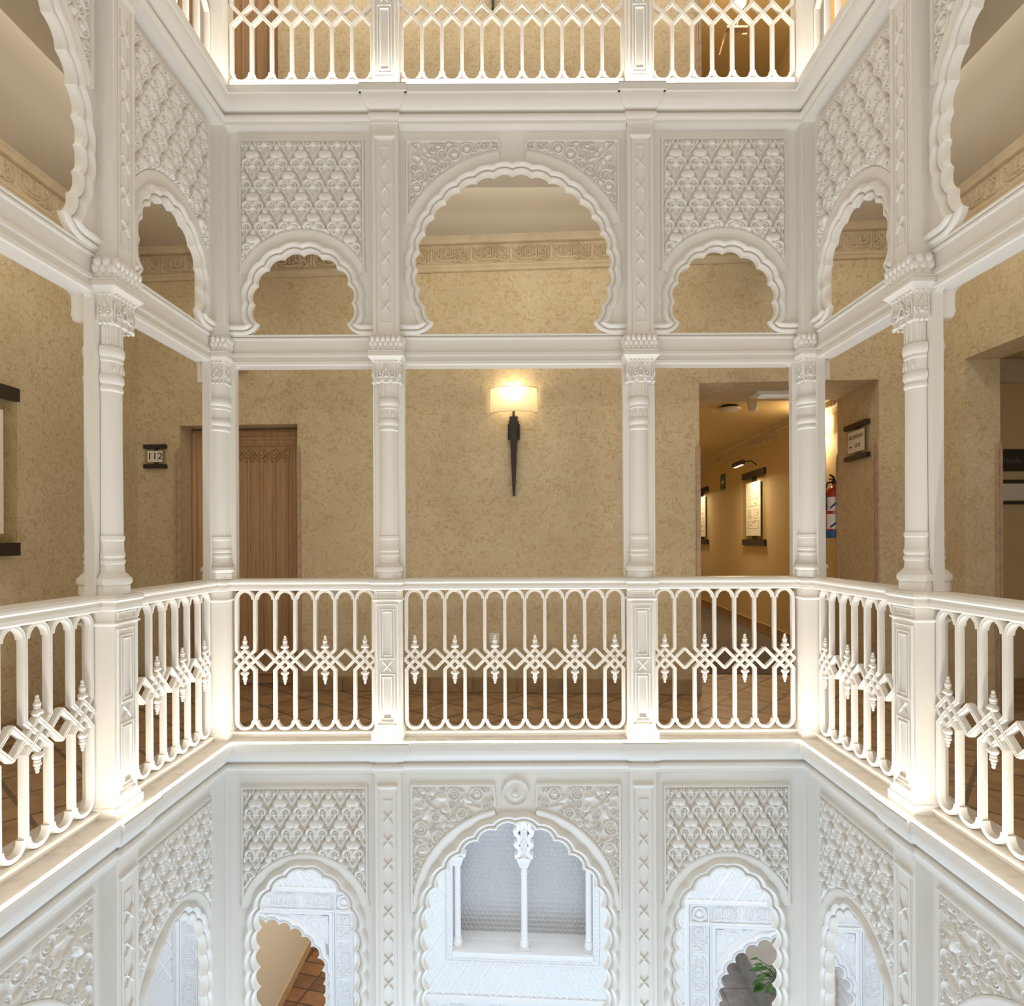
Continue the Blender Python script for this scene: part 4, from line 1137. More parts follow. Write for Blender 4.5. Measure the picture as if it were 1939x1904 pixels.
# --- corner guards: pale wooden strips with pointed tops
def guard(label, loc, rz, h, w=0.062, mirror=False):
    t = thing('corner_guard', label, 'corner guard', loc, rz, 'wooden corner guards')
    b = MB(); b.prism([(-w/2, 0), (w/2, 0), (w/2, h-0.05), (w*0.1, h), (-w/2, h-0.03)], -0.016, 0.0)
    g = MB(); 
    for x in (-w*0.22, w*0.12): b.box(x-0.006, x+0.006, -0.021, -0.012, 0.0, h-0.06)
    o = b.build('strip', GUARD, t, 30)
    if mirror: o.scale.x = -1
    return t
def gz(y, x, q=0.0): return wallp(x, y, q)[1]
guard('pale pointed wooden corner guard between number plate and door', gloc(wallp(338, 900)[0], 0, 0), -YAW, gz(848, 338))
guard('narrow pale wooden corner guard on the right edge of the door recess', gloc(wallp(567, 900)[0], 0, 0), -YAW, gz(845, 567), 0.028)
guard('pale pointed wooden corner guard on the left edge of the corridor opening', gloc(wallp(1321.5, 900)[0], 0, 0), -YAW, gz(838, 1322), 0.036)
guard('pale pointed wooden corner guard right of the lift sign', gloc(PCR+0.004, 0.033, 0), -YAW-PI/2, gz(833, 1668), 0.062)
guard('thin pale wooden corner guard left of the lift sign, by the fire extinguisher', gloc(PCR+0.004, WD-0.012, 0), -YAW-PI/2, gz(838, 1590), 0.03)
guard('wooden corner guard at the dark portal on the right', (XW+TPO-0.02, YPO, 0), 0, CAMZ+0.70, 0.05)

# --- number plate, signs, framed plans
def plate(label, cat, name, loc, rz, w, h, bar, paper, texts, group=None, glass=True, stem=True):
    """glass sheet between two dark wooden bars with a paper in front; local x along wall, -y out of wall"""
    t = thing(name, label, cat, loc, rz, group)
    for s in (1, -1):
        o = MB().block(-w/2, w/2, -0.035, 0.0, [(0, s*(h/2-bar/2)-bar/2), (0, s*(h/2-bar/2)+bar/2)]).build('wooden_bar', DARKW, t, 0)
    if stem: MB().box(-w*0.10, w*0.10, -0.010, 0.0, -h/2+bar, h/2-bar).build('backing_strip', DARKW, t, 0)
    MB().box(-w/2+0.006, w/2-0.006, -0.020, -0.014, -h/2+bar*0.7, h/2-bar*0.7).build('glass_sheet', GLASS, t, 0)
    pw, ph, px, pz = paper
    pa = MB().box(px-pw/2, px+pw/2, -0.0235, -0.0205, pz-ph/2, pz+ph/2).build('paper', PAPER, t, 0)
    for body, size, x, z, sx in texts: text('lettering', body, size, INK, pa, (x, -0.0242, z), (PI/2, 0, 0), 0.0006, sx)
    return t
p, z = wallp(296.5, 864.5)
plate('small square plate reading 112 with dark bars, left of the door', 'number plate', 'number_plate', gloc(p, 0, z), -YAW, 0.197, 0.205, 0.034, (0.135, 0.098, 0.0, 0.0), [('112', 0.082, 0, 0.0, 1.15)])
p0, z0 = wallp(1662, 840); 
sg = plate('sign reading ASCENSORES LIFTS with dark bars on the corridor reveal', 'sign', 'lift_sign', gloc(PCR, 0.335, CAMZ+0.835), -YAW-PI/2, 0.40, 0.315, 0.040, (0.285, 0.185, 0.0, 0.0),
           [('ASCENSORES', 0.046, 0, 0.038, 0.92), ('LIFTS', 0.046, 0.028, -0.040, 0.95)])
a = MB(); a.box(-0.10, -0.070, -0.0245, -0.0230, -0.045, -0.037); a.prism([(-0.118, -0.041), (-0.098, -0.055), (-0.098, -0.027)], -0.0245, -0.0230); a.build('arrow', INK, sg, 0)
def plan_lines(t, w, h, pieces):
    """small engraved plans printed on the paper"""
    pa = [c for c in kids(t) if c.name.startswith('paper')][0]
    for (x, z, pw, ph) in pieces:
        b = MB(); y0, y1 = -0.0244, -0.0236
        rnd = random.Random(int(abs(x*1000+z*977)))
        b.box(x-pw/2, x+pw/2, y0, y1, z+ph/2-0.003, z+ph/2); b.box(x-pw/2, x+pw/2, y0, y1, z-ph/2, z-ph/2+0.003)
        b.box(x-pw/2, x-pw/2+0.003, y0, y1, z-ph/2, z+ph/2); b.box(x+pw/2-0.003, x+pw/2, y0, y1, z-ph/2, z+ph/2)
        for k in range(26):
            u = x-pw/2+pw*rnd.random()*0.85; v = z-ph/2+ph*rnd.random()*0.9
            if rnd.random() < 0.5: b.box(u, u+pw*(0.05+0.14*rnd.random()), y0, y1, v, v+0.0035)
            else: b.box(u, u+0.0035, y0, y1, v, min(v+ph*(0.05+0.2*rnd.random()), z+ph/2))
        b.build('printed_plan', INK, pa, 0)
def framed_plan(label, loc, rz, w, h, pw):
    t = plate(label, 'framed print', 'framed_plan', loc, rz, w, h, 0.085, (pw, h*0.72, 0, -0.01), [], 'framed prints of plans')
    plan_lines(t, w, h, [(0, h*0.22, pw*0.6, h*0.11), (0, h*0.08, pw*0.72, h*0.11), (-pw*0.2, -h*0.08, pw*0.26, h*0.12), (pw*0.2, -h*0.08, pw*0.3, h*0.12), (0, -h*0.22, pw*0.75, h*0.10)])
    return t
framed_plan('framed print between dark bars on the left gallery wall, cut by the photo edge', (-XW+0.021, 3.58, CAMZ+0.455), PI/2, 0.90, 1.09, 0.66)

# --- wall sconce
def make_sconce(label, loc, rz, sc=1.0):
    t = thing('wall_sconce', label, 'wall lamp', loc, rz, 'wall sconces')
    n = 20; V = []; F = []
    # half-round fabric shade, open top and bottom
    for z in (0.0, 0.205):
        for k in range(n+1):
            a = PI+PI*k/n; V.append((0.195*math.cos(a), -0.012+0.125*math.sin(a), z))
    for k in range(n): F.append((k, k+1, n+2+k, n+1+k))
    sh = mesh_obj('lamp_shade', V, F, SHADE, t, 60)
    for z in (0.0, 0.205): MB().tube([(0.196*math.cos(PI+PI*k/n), -0.012+0.126*math.sin(PI+PI*k/n), z) for k in range(n+1)], 0.003, 6).build('shade_rim', PAPER, sh, 40)
    MB().prism([(-0.009, -0.69), (0.009, -0.69), (0.032, -0.16), (0.034, -0.028), (-0.034, -0.028), (-0.032, -0.16)], -0.052, -0.012).build('tapered_stem', IRON, t, 0)
    b = MB(); b.box(-0.050, 0.050, -0.022, 0.0, -0.215, -0.085); b.box(-0.041, 0.041, -0.030, 0.0, -0.215, -0.060); b.box(-0.010, 0.010, -0.040, -0.020, -0.029, 0.05)
    b.build('wall_bracket', IRON, t, 0)
    MB().ball(0, -0.06, 0.115, 0.016, 0.016, 0.03).build('bulb', BULB, t, 60)
    return t
p, z = wallp(973, 784)
make_sconce('lit half-round wall sconce with tapered black stem in the middle of the back wall', gloc(p, 0, z), -YAW)
def point(name, loc, power, color, r=0.04):
    l = bpy.data.lights.new(name, 'POINT'); l.energy = power; l.color = color; l.shadow_soft_size = r
    o = bpy.data.objects.new(name, l); COL.objects.link(o); o.location = loc; return o
point('sconce_bulb_light', gloc(p, -0.06, z+0.145), 1.1, (1.0, 0.84, 0.60), 0.035)
point('sconce_bulb_light', gloc(p, -0.07, z+0.20), 1.5, (1.0, 0.82, 0.56), 0.03)
# socket plate
p, z = wallp(936, 1208)
so = thing('socket_plate', 'small white socket plate low on the wall under the sconce', 'socket', gloc(p, 0, z), -YAW)
MB().block(-0.041, 0.041, -0.010, 0.0, [(-0.004, -0.045), (0, -0.041), (0, 0.041), (-0.004, 0.045)]).build('cover', PLASTIC, so, 30)
MB().block(-0.022, 0.022, -0.0115, -0.009, [(0, -0.022), (0, 0.022)]).build('insert', LABEL, so, 30)
# bowl lamp high above the door
p, z = wallp(456, 707)
bl = thing('wall_bowl_lamp', 'beige bowl wall lamp high above the door, behind the corner column', 'wall lamp', gloc(p, 0, z), -YAW)
MB().lathe([(0.005, 0.0), (0.06, 0.006), (0.085, 0.02), (0.085, 0.16)], -0.01, 0.0, PI, 2*PI, 16).build('bowl', CREAM, bl, 40)

# --- corridor behind the opening
CP0, CP1, CQ0, CQ1, CZ = PCL-0.05, PCR+0.17, WD, 9.0, CAMZ+1.40
struct(inG(MB().box(CP1, CP1+0.1, CQ0, CQ1, -0.1, CZ).build('wall_corridor_right', OCHRE, None, 0)))
struct(inG(MB().box(CP0-0.1, CP0, CQ0, CQ1, -0.1, CZ).build('wall_corridor_left', OCHRE, None, 0)))
struct(inG(MB().box(CP0-0.1, CP1+0.1, CQ1, CQ1+0.1, -0.1, CZ).build('wall_corridor_end', OCHRE, None, 0)))
o = struct(inG(MB().box(CP0-0.1, CP1+0.1, CQ0-0.001, CQ1, CZ, CZ+0.1).build('ceiling', OCEIL, None, 0)))
b = MB(); b.box(PCL-0.1, CP1, 0.0, CQ1, -0.1, -0.002); struct(inG(b.build('floor', TERRA, None, 0)))
o = inG(MB().box(CP0, CP1-0.03, 0.78, CQ1, -0.002, 0.006).build('carpet_runner', CARPET, None, 0)); tag(o, 'grey patterned carpet running down the ochre corridor', 'carpet')
b = MB(); b.box(CP1-0.018, CP1, CQ0, CQ1, 0, 0.13); b.box(CP1-0.024, CP1, CQ0, CQ1, 0.13, 0.145); struct(inG(b.build('baseboard_corridor', SKIRT, None, 0)))
# cornice with leaf drops
t = MB(); t.sweep([(-0.01, CZ), (0.085, CZ), (0.080, CZ-0.03), (0.05, CZ-0.055), (0.03, CZ-0.10), (0.018, CZ-0.105), (0.015, CZ-0.15), (0.008, CZ-0.16), (-0.01, CZ-0.16)], [(CP1, CQ0), (CP1, CQ1)])
for k in range(110):
    y = CQ0+0.04+k*0.075; t.ball(CP1-0.052, y, CZ-0.068, 0.024, 0.024, 0.030, 6, 4)
struct(inG(t.build('trim_8', CREAM, None, 30)))
framed_plan('framed print between dark bars under a picture light, on the corridor wall', (0,0,0), 0, 0.94, 1.04, 0.62)
fp1 = bpy.context.scene.objects[-1]
def find_label(s): return [o for o in bpy.data.objects if o.get('label', '').startswith(s)][0]
def on_corr(o, q, z): o.location = gloc(CP1, q, z); o.rotation_euler = (0, 0, -YAW-PI/2)
QA = 3.62
fp1 = find_label('framed print between dark bars under'); on_corr(fp1, QA, CAMZ+0.42)
copy_tree(fp1, 'farther framed print on the corridor wall, a sliver beside the corner guard', gloc(CP1, 6.62, CAMZ+0.42), -YAW-PI/2)
# picture light
pl = thing('picture_light', 'black picture light on a thin arm above the framed print in the corridor', 'picture light', gloc(CP1, QA-0.1, CAMZ+1.01), -YAW-PI/2)
MB().tube([(0, 0, 0), (0, -0.08, 0.06), (0, -0.24, 0.04)], 0.008, 8).build('arm', IRON, pl, 40)
MB().tube([(-0.20, -0.25, 0.02), (0.20, -0.25, 0.02)], 0.035, 12).build('lamp_housing', IRON, pl, 40)
MB().box(-0.18, 0.18, -0.262, -0.235, -0.018, -0.013).build('diffuser', LIT, pl, 0)
area('picture_lamp', gloc(CP1-0.30, QA-0.1, CAMZ+0.985), (0, math.radians(28), -YAW), 0.36, 0.05, 20, AMBER)
area('picture_lamp', gloc(CP1-0.30, 6.5, CAMZ+0.985), (0, math.radians(28), -YAW), 0.36, 0.05, 16, AMBER)
# exit arrow sign
ex = thing('exit_sign', 'small dark green sign with a white arrow on the corridor wall', 'sign', gloc(CP1, 5.20, CAMZ+0.93), -YAW-PI/2)
MB().box(-0.13, 0.13, -0.012, 0.0, -0.13, 0.13).build('panel', GREENS, ex, 0)
MB().prism([(-0.07, -0.018), (0.01, -0.018), (0.01, -0.06), (0.08, 0.0), (0.01, 0.06), (0.01, 0.018), (-0.07, 0.018)], -0.014, -0.011).build('arrow', LABEL, ex, 0)
# sconce on the corridor wall
sc2 = copy_tree(find_label('lit half-round wall sconce'), 'bright wall sconce in the corridor, above the fire extinguisher', gloc(CP1, WD+0.70, CAMZ+1.03), -YAW-PI/2)
point('sconce_bulb_light', gloc(CP1-0.065, WD+0.70, CAMZ+1.20), 8, AMBER, 0.03)
point('sconce_bulb_light', gloc(CP1-0.12, WD+0.70, CAMZ+0.99), 6.0, AMBER, 0.03)
# fire extinguisher
fe = thing('fire_extinguisher', 'red fire extinguisher with blue base hanging in the corridor', 'fire extinguisher', gloc(CP1-0.145, WD+0.12, CAMZ+0.0), -YAW)
MB().lathe([(0.0, 0.0), (0.080, 0.0), (0.085, 0.006), (0.085, 0.072)], 0, 0, 0, 2*PI, 28).build('blue_base', BLUE, fe, 40)
MB().lathe([(0.083, 0.070), (0.083, 0.40), (0.078, 0.43), (0.060, 0.465), (0.035, 0.485), (0.022, 0.49), (0.022, 0.51)], 0, 0, 0, 2*PI, 28).build('cylinder', RED, fe, 40)
for z0, z1 in ((0.085, 0.225), (0.255, 0.385)):
    MB().lathe([(0.0838, z0), (0.0842, z0+0.002), (0.0842, z1-0.002), (0.0838, z1)], 0, 0, -2.9, -0.3, 20).build('label', LABEL, fe, 40)
b = MB()
for z0, dz in ((0.09, 0.09), (0.27, 0.10)):
    V = []; F = []
    for k in range(9):
        a = -2.45+k*0.16
        for w in (0, 0.022): V.append((0.0848*math.cos(a), 0.0848*math.sin(a), z0+dz*k/8+w))
    for k in range(8): F.append((2*k, 2*k+2, 2*k+3, 2*k+1))
    b.add(V, F)
b.build('label_stripe', NAVY, fe, 60)
b = MB(); b.lathe([(0.018, 0.505), (0.026, 0.515), (0.026, 0.545), (0.014, 0.55)], 0, 0, 0, 2*PI, 14); b.tube([(0, 0, 0.545), (-0.02, -0.02, 0.575), (-0.07, -0.07, 0.59)], 0.009, 8); b.tube([(0, 0, 0.53), (-0.04, -0.04, 0.555), (-0.085, -0.085, 0.55)], 0.007, 8)
b.build('valve_handle', RUBBER, fe, 40)
MB().tube([(-0.02, -0.01, 0.53), (-0.075, -0.03, 0.52), (-0.105, -0.04, 0.46), (-0.10, -0.04, 0.38), (-0.095, -0.035, 0.26)], 0.010, 8).build('hose', RUBBER, fe, 40)
# ceiling fittings
sd = thing('smoke_detector', 'round white smoke detector on the corridor ceiling', 'smoke detector', (2.285, 6.50, CZ))
MB().lathe([(0.085, 0.0), (0.085, -0.025)], 0, 0, 0, 2*PI, 24).build('base', IRON, sd, 40)
MB().lathe([(0.0, -0.060), (0.07, -0.058), (0.110, -0.042), (0.116, -0.030), (0.110, -0.024), (0.06, -0.022)], 0, 0, 0, 2*PI, 28).build('disc', PLASTIC, sd, 40)
ms = thing('motion_sensor', 'white drum-shaped motion sensor hanging from the corridor ceiling', 'sensor', (2.41, 6.20, CZ))
MB().box(-0.055, 0.055, -0.05, 0.05, -0.022, 0.0).build('mount', PLASTIC, ms, 0)
MB().lathe([(0.0, -0.125), (0.035, -0.12), (0.050, -0.095), (0.052, -0.022)], 0, 0, 0, 2*PI, 24).build('drum', PLASTIC, ms, 40)
el = thing('emergency_light', 'flat rectangular emergency light on the soffit of the corridor opening', 'emergency light', gloc(2.30, 0.42, ZO), -YAW)
MB().block(-0.20, 0.20, -0.10, 0.10, [(-0.010, -0.022), (0, -0.012), (0, 0.0)]).build('housing', PLASTIC, el, 30)
MB().block(-0.15, 0.15, -0.055, 0.055, [(-0.008, -0.036), (0, -0.021)]).build('diffuser', DIM, el, 30)

# --- room behind the dark portal on the right
b = MB(); b.box(XW+TPO, XW+3.1, 5.62, 5.72, -0.1, CAMZ+1.75); b.box(XW+3.1, XW+3.2, YE, 5.7, -0.1, CAMZ+1.75); b.box(XW+TPO-0.06, XW+TPO, 4.9, 5.7, -0.1, CAMZ+1.75)
struct(b.build('wall_portal_room', OCHRE, None, 0))
struct(MB().box(XW+TPO-0.02, XW+3.2, YE, 5.72, CAMZ+1.75, CAMZ+1.85).build('ceiling', OCEIL, None, 0))
t = MB(); t.sweep([(0.0, CAMZ+1.40), (0.03, CAMZ+1.41), (0.05, CAMZ+1.50), (0.09, CAMZ+1.56), (0.09, CAMZ+1.60), (0, CAMZ+1.60)], [(XW+3.1, 5.62), (XW+TPO, 5.62)]); struct(t.build('trim_9', CREAM, None, 30))
pv = thing('privado_sign', 'black sign board reading Privado on the dark wall beyond the right portal', 'sign', (4.60, 5.62, CAMZ+0.70))
MB().box(-0.26, 0.42, -0.02, 0.0, -0.10, 0.10).build('board', IRON, pv, 0)
text('lettering', 'Privado', 0.075, mat('grey_lettering', (0.16, 0.16, 0.17), 0.5), pv, (-0.080, -0.0215, -0.005), (PI/2, 0, 0), 0.0006, 0.9)
plate('pale notice between thin dark bars below the black sign, right photo edge', 'notice', 'notice_plate', (4.68, 5.62, CAMZ+0.41), 0, 0.60, 0.22, 0.025, (0.50, 0.15, 0, 0), [], None, True, False)

# --- second floor gallery
PUR = wallp(526, 100)[0]; PUC = wallp(1326, 100)[0]; UW = 0.5
b = MB(); zt = 7.0
b.box(-3.6, PUR-1.0, 0, UW, ZU-0.2, zt); b.box(PUR-1.0, PUR, 0.24, UW, ZU-0.2, zt); b.box(PUR-1.0, PUR, 0, UW, ZU+2.5, zt); b.box(PUR, PUC, 0, UW, ZU-0.2, zt)
b.box(PUC+1.5, 4.0, 0, UW, ZU-0.2, zt); b.box(PUC, PUC+1.5, 0, UW, ZU+2.65, zt)
struct(inG(b.build('wall_upper_back', PAPERW, None, 0)))
struct(MB().box(-XW-0.2, -XW, YE, 5.5, ZU-0.2, zt).build('wall_upper_left', PAPERW, None, 0))
struct(MB().box(XW, XW+0.2, YE, 5.2, ZU-0.2, zt).build('wall_upper_right', PAPERW, None, 0))
b = MB(); b.box(-XW-0.2, XW+0.2, 4.08, 5.7, ZU-0.18, ZU-0.006); b.box(-XW-0.2, -2.0, YE, 4.08, ZU-0.18, ZU-0.006); b.box(2.0, XW+0.2, YE, 4.08, ZU-0.18, ZU-0.006)
struct(b.build('floor', TERRA, None, 0))
b = MB(); b.box(-XW-0.2, XW+0.2, 4.08, 5.9, zt, zt+0.1); b.box(-XW-0.2, -2.0, YE, 4.08, zt, zt+0.1); b.box(2.0, XW+0.2, YE, 4.08, zt, zt+0.1)
struct(b.build('ceiling', CEIL, None, 0))
d2 = thing('door_2', 'dark brown wooden door behind the top-floor balustrade', 'door', gloc(PUR-0.52, 0.22, ZU), -YAW); d2['kind'] = 'structure'
door_parts(d2, 0.98, 2.46)
b = MB(); b.box(PUC+1.5, PUC+1.6, UW, 5.0, ZU-0.1, ZU+2.8); b.box(PUC-0.1, PUC, UW, 5.0, ZU-0.1, ZU+2.8); b.box(PUC-0.1, PUC+1.6, 5.0, 5.1, ZU-0.1, ZU+2.8)
struct(inG(b.build('wall_upper_corridor', OCHRE, None, 0)))
struct(inG(MB().box(PUC-0.1, PUC+1.6, UW-0.001, 5.0, ZU+2.8, ZU+2.9).build('ceiling', OCEIL, None, 0)))
guard('pale wooden corner guard behind the top-floor balustrade, by the shining bulb', gloc(PUC-0.016, 0, ZU), -YAW, 1.9, 0.045)
# shining spot lamp in the upper corridor
def uat(x, y, Y):
    a = (x-974)-0.0047*(y-1021); b_ = (y-1021)+0.0047*(x-974); return (a*Y/1165, Y, CAMZ-b_*Y/1165)
P0 = uat(1402, 4, 5.95)
sp = thing('spot_lamp', 'shining bulb on a small bracket in the top-floor corridor', 'lamp', P0)
MB().ball(0, 0, 0, 0.055, 0.055, 0.055, 16, 10).build('bulb', BULB, sp, 60)
MB().tube([(0, 0.02, -0.03), (-0.02, 0.05, -0.22), (-0.13, 0.05, -0.26), (-0.20, 0.02, -0.50)], 0.007, 8).build('arm', GUARD, sp, 40)
MB().box(-0.13, 0.07, 0.0, 0.06, -0.245, -0.225).build('bracket', GUARD, sp, 0)
MB().tube([(0.03, 0.02, -0.30), (0.06, -0.02, -0.33)], 0.014, 8).build('lever', GUARD, sp, 40)
point('spot_bulb_light', (P0[0], P0[1]-0.09, P0[2]), 24, AMBER, 0.05)
# stem of the sconce one floor up
su = copy_tree(find_label('lit half-round wall sconce'), 'tip of a black sconce stem behind the middle of the top-floor balustrade', gloc(wallp(934, 24)[0], 0, wallp(934, 24)[1]+0.69), -YAW)

# ------------------------------------------------------------------ ground floor hall
HZ1 = -0.35; HZ0 = ZF2
def cz(y, x=974.0): return wallp(x, y)[1]
PC = 2.20; PH = 0.56                                  # portals: centre and half width
WX0, WX1 = wallp(856.4, 1700)[0], wallp(1122.5, 1700)[0]
WZ0 = cz(1806, 985); WZ1 = -0.9
ZP = cz(1742, 974)                                     # top of the portal panels
b = MB()
for s in (-1, 1):
    x0, x1 = (min(s*(PC+PH), s*3.6), max(s*(PC+PH), s*3.6)); b.box(x0, x1, 0, 0.3, HZ0, HZ1)
    x0, x1 = s*(PC-PH), s*(PC+PH); b.box(min(x0, x1), max(x0, x1), 0, 0.3, ZP, HZ1)
b.box(-(PC-PH), WX0, 0, 0.3, HZ0, HZ1); b.box(WX1, PC-PH, 0, 0.3, HZ0, HZ1); b.box(WX0, WX1, 0, 0.3, HZ0, WZ0); b.box(WX0, WX1, 0, 0.3, WZ1, HZ1)
struct(inG(b.build('wall_hall_back', PLASTER, None, 0)))
struct(MB().box(-XW-0.2, -XW, YE, 5.5, HZ0, HZ1).build('wall_hall_left', PLASTER, None, 0))
struct(MB().box(XW, XW+0.2, YE, 5.1, HZ0, HZ1).build('wall_hall_right', PLASTER, None, 0))
struct(MB().box(-XW-0.2, XW+0.2, YE, 5.5, HZ0-0.1, HZ0).build('floor', MARBLE, None, 0))
b = MB(); b.box(-XW-0.2, XW+0.2, 4.08, 5.6, HZ1, -0.3); b.box(-XW-0.2, -2.0, YE, 4.08, HZ1, -0.3); b.box(2.0, XW+0.2, YE, 4.08, HZ1, -0.3)
struct(b.build('ceiling', PLASTER, None, 0))
# carved lozenge diaper
def lozenge(X, Z):
    a, bb = 0.198, 0.288
    def cell(x, z):
        u = np.mod(x/a+0.5, 1)-0.5; v = np.mod(z/bb+0.5, 1)-0.5
        return u*a, v*bb
    s1 = np.mod(X/a+Z/bb+0.5, 1)-0.5; s2 = np.mod(X/a-Z/bb+0.5, 1)-0.5
    k = 0.163
    h = 0.9*np.maximum(bump((s1*k/0.011)**2), bump((s2*k/0.011)**2))
    for ox, oz in ((0.5, 0.0), (0.0, 0.5)):
        u, v = cell(X-ox*a, Z-oz*bb)
        l = np.abs(u)/(a*0.5)+np.abs(v)/(bb*0.5)
        h = np.maximum(h, 0.6*bump(((l-0.58)/0.085)**2))
        d = np.sqrt(u*u+(v*0.82)**2)
        h = np.maximum(h, 0.7*bump(((d-0.030)/0.008)**2)); h = np.maximum(h, 0.8*bump((d/0.016)**2))
        h = np.maximum(h, 0.7*bump(((np.abs(u)-0.052)/0.010)**2+(v/0.010)**2))
        h = np.maximum(h, 0.6*bump((u/0.014)**2+((v-0.098)/0.026)**2))
    return h*0.011
ob = 0.25                                               # width of the band around each portal
BT = cz(1691, 974)                                      # top of the band
def dmask(X, Z):
    win = (X > WX0-0.055) & (X < WX1+0.055) & (Z > WZ0-0.06)
    por = (np.abs(np.abs(X)-PC) < PH+ob-0.004) & (Z < BT)
    return (~win) & (~por)
ZM = cz(1886, 974)
cd = thing('carved_wall_panel', 'white carved diaper wall behind the ground-floor arches', 'carved panel', gloc(0, 0, HZ0), -YAW)
r = relief('lozenge_carving', -3.3, 3.3, ZM, cz(1560), 0.0052, lozenge, -0.002, PLASTER, cd, dmask); r.location.z = -HZ0
b = MB(); b.sweep([(0.01, ZM-0.045), (-0.022, ZM-0.045), (-0.026, ZM-0.025), (-0.018, ZM-0.012), (-0.018, ZM), (0.01, ZM)], [(-(PC-PH-ob), 0), (PC-PH-ob, 0)])
o = b.build('string_moulding', PLASTER, cd, 30); o.location.z = -HZ0
L2 = lettering(0.328*620/680*1.03, ZM-0.145, 0.16, 0.010)
r = relief('lettering', -(PC-PH-ob), PC-PH-ob, ZM-0.235, ZM-0.05, 0.0045, L2, -0.004, PLASTER, cd); r.location.z = -HZ0
# portals
def portal_scroll(X, Z):
    h = np.zeros_like(X); x = np.abs(X)
    for cx, cz_, r in ((0.42, 0.0, 0.06), (0.30, 0.055, 0.045), (0.49, -0.13, 0.045), (0.19, 0.07, 0.035), (0.52, 0.06, 0.03), (0.44, -0.10, 0.03), (0.51, -0.25, 0.03), (0.09, 0.085, 0.022)):
        d = np.sqrt((x-cx)**2+(Z-(ZP-0.10)-cz_)**2); h = np.maximum(h, bump(((d-r)/0.010)**2)); h = np.maximum(h, 0.8*bump((d/(r*0.45))**2))
    return h*0.010
def make_portal(label):
    t = thing('portal', label, 'carved portal', (0, 0, 0), 0, 'carved white portals')
    zc = CAMZ-3.80; r = 0.500
    cus = [(-0.50, zc-0.42), (-0.50, zc-0.31), (-0.50, zc-0.2), (-0.502, zc-0.1)]+[(-r*math.sin(math.radians(a)), zc+r*math.cos(math.radians(a))) for a in (90, 77, 64, 51, 38.5, 25.5, 13, 0)]
    path = lambda d: scallop(cus, 0.42, d, None, 8)
    inn = path(0.0); zb = cus[1][1]-0.02
    poly = [(-PH, ZP), (-PH, zb), (inn[0].x, zb)]+[(p.x, p.y) for p in inn]+[(inn[-1].x, zb), (PH, zb), (PH, ZP)]
    MB().prism(poly, 0.0, 0.20).build('arch_face', PLASTER, t, 40)
    b = MB()
    for s in (-1, 1): b.box(min(s*0.50, s*PH), max(s*0.50, s*PH), 0.0, 0.20, HZ0, zb+0.001)
    b.build('jamb', PLASTER, t, 0)
    rings_mesh('scalloped_moulding', path, MOULD, 0.0, PLASTER, t, 0.8)
    for sd in (-1, 1):
        mk = lambda X, Z, sd=sd: (X*X+(Z-zc)**2 > 0.64**2) & (X*sd > 0)
        relief('carving', -PH+0.01, PH-0.01, zc+0.25, ZP-0.01, 0.004, portal_scroll, -0.002, PLASTER, t, mk)
    f = MB(); pr = lambda a: [(-a, 0.004), (-a, -0.014), (-a*0.4, -0.022), (a*0.4, -0.022), (a, -0.014), (a, 0.004)]
    f.ribbon([(-PH-0.012, HZ0), (-PH-0.012, ZP+0.014), (PH+0.012, ZP+0.014), (PH+0.012, HZ0)], pr(0.016)); f.ribbon([(-PH-0.038, HZ0), (-PH-0.038, ZP+0.030), (PH+0.038, ZP+0.030), (PH+0.038, HZ0)], pr(0.009))
    f.ribbon([(-PH-ob+0.02, HZ0), (-PH-ob+0.02, BT-0.02), (PH+ob-0.02, BT-0.02), (PH+ob-0.02, HZ0)], pr(0.020))
    z1 = ZP+0.04; z2 = BT-0.04
    for s in (-1, 1):
        xa, xb = PH+0.05, PH+ob-0.045
        for z in (z1+0.002, z2-0.002): f.ribbon([(s*xa, z), (s*xb, z)], pr(0.006))
        for x in (xa+0.006, xb-0.006): f.ribbon([(s*x, HZ0), (s*x, z2)], pr(0.006))
        f.ribbon([(s*(PH+0.02), z1-0.012), (s*(PH+ob-0.02), z1-0.012)], pr(0.014))
        mx, mz = (xa+xb)/2, (z1+z2)/2; rr = min(xb-xa, z2-z1)*0.36
        f.ribbon([(s*mx+rr*math.cos(2*PI*k/20), mz+rr*math.sin(2*PI*k/20)) for k in range(20)], pr(0.007), True)
        f.ball(s*mx, -0.004, mz, rr*0.5, 0.014, rr*0.5)
    f.build('frame_moulding', PLASTER, t, 30)
    L = lettering(0.328*620/680*1.0, (z1+z2)/2, (z2-z1)*0.92, 0.011)
    relief('lettering', -PH-0.02, PH+0.02, z1+0.008, z2-0.008, 0.0036, L, -0.002, PLASTER, t)
    hb = xb-xa-0.02
    for s in (-1, 1):
        xm = s*(PH+0.05+PH+ob-0.045)/2
        Lv = lettering(0.328*620/680*1.0, 0.0, hb*0.95, 0.011)
        relief('lettering', xm-hb/2, xm+hb/2, HZ0+0.9, z1-0.03, 0.0036, (lambda X, Z, xm=xm, Lv=Lv, s=s: Lv(-Z+9.0, s*(X-xm))), -0.002, PLASTER, t)
    return rebase(t, HZ0)
po = make_portal('carved white portal with terracotta floor beyond, seen through the left ground-floor arch'); zz = po.location.z
po.location = gloc(-PC+0.04, 0, zz); po.rotation_euler.z = -YAW
copy_tree(po, 'carved white portal with grey bench beyond, seen through the right ground-floor arch', gloc(PC, 0, zz), -YAW)
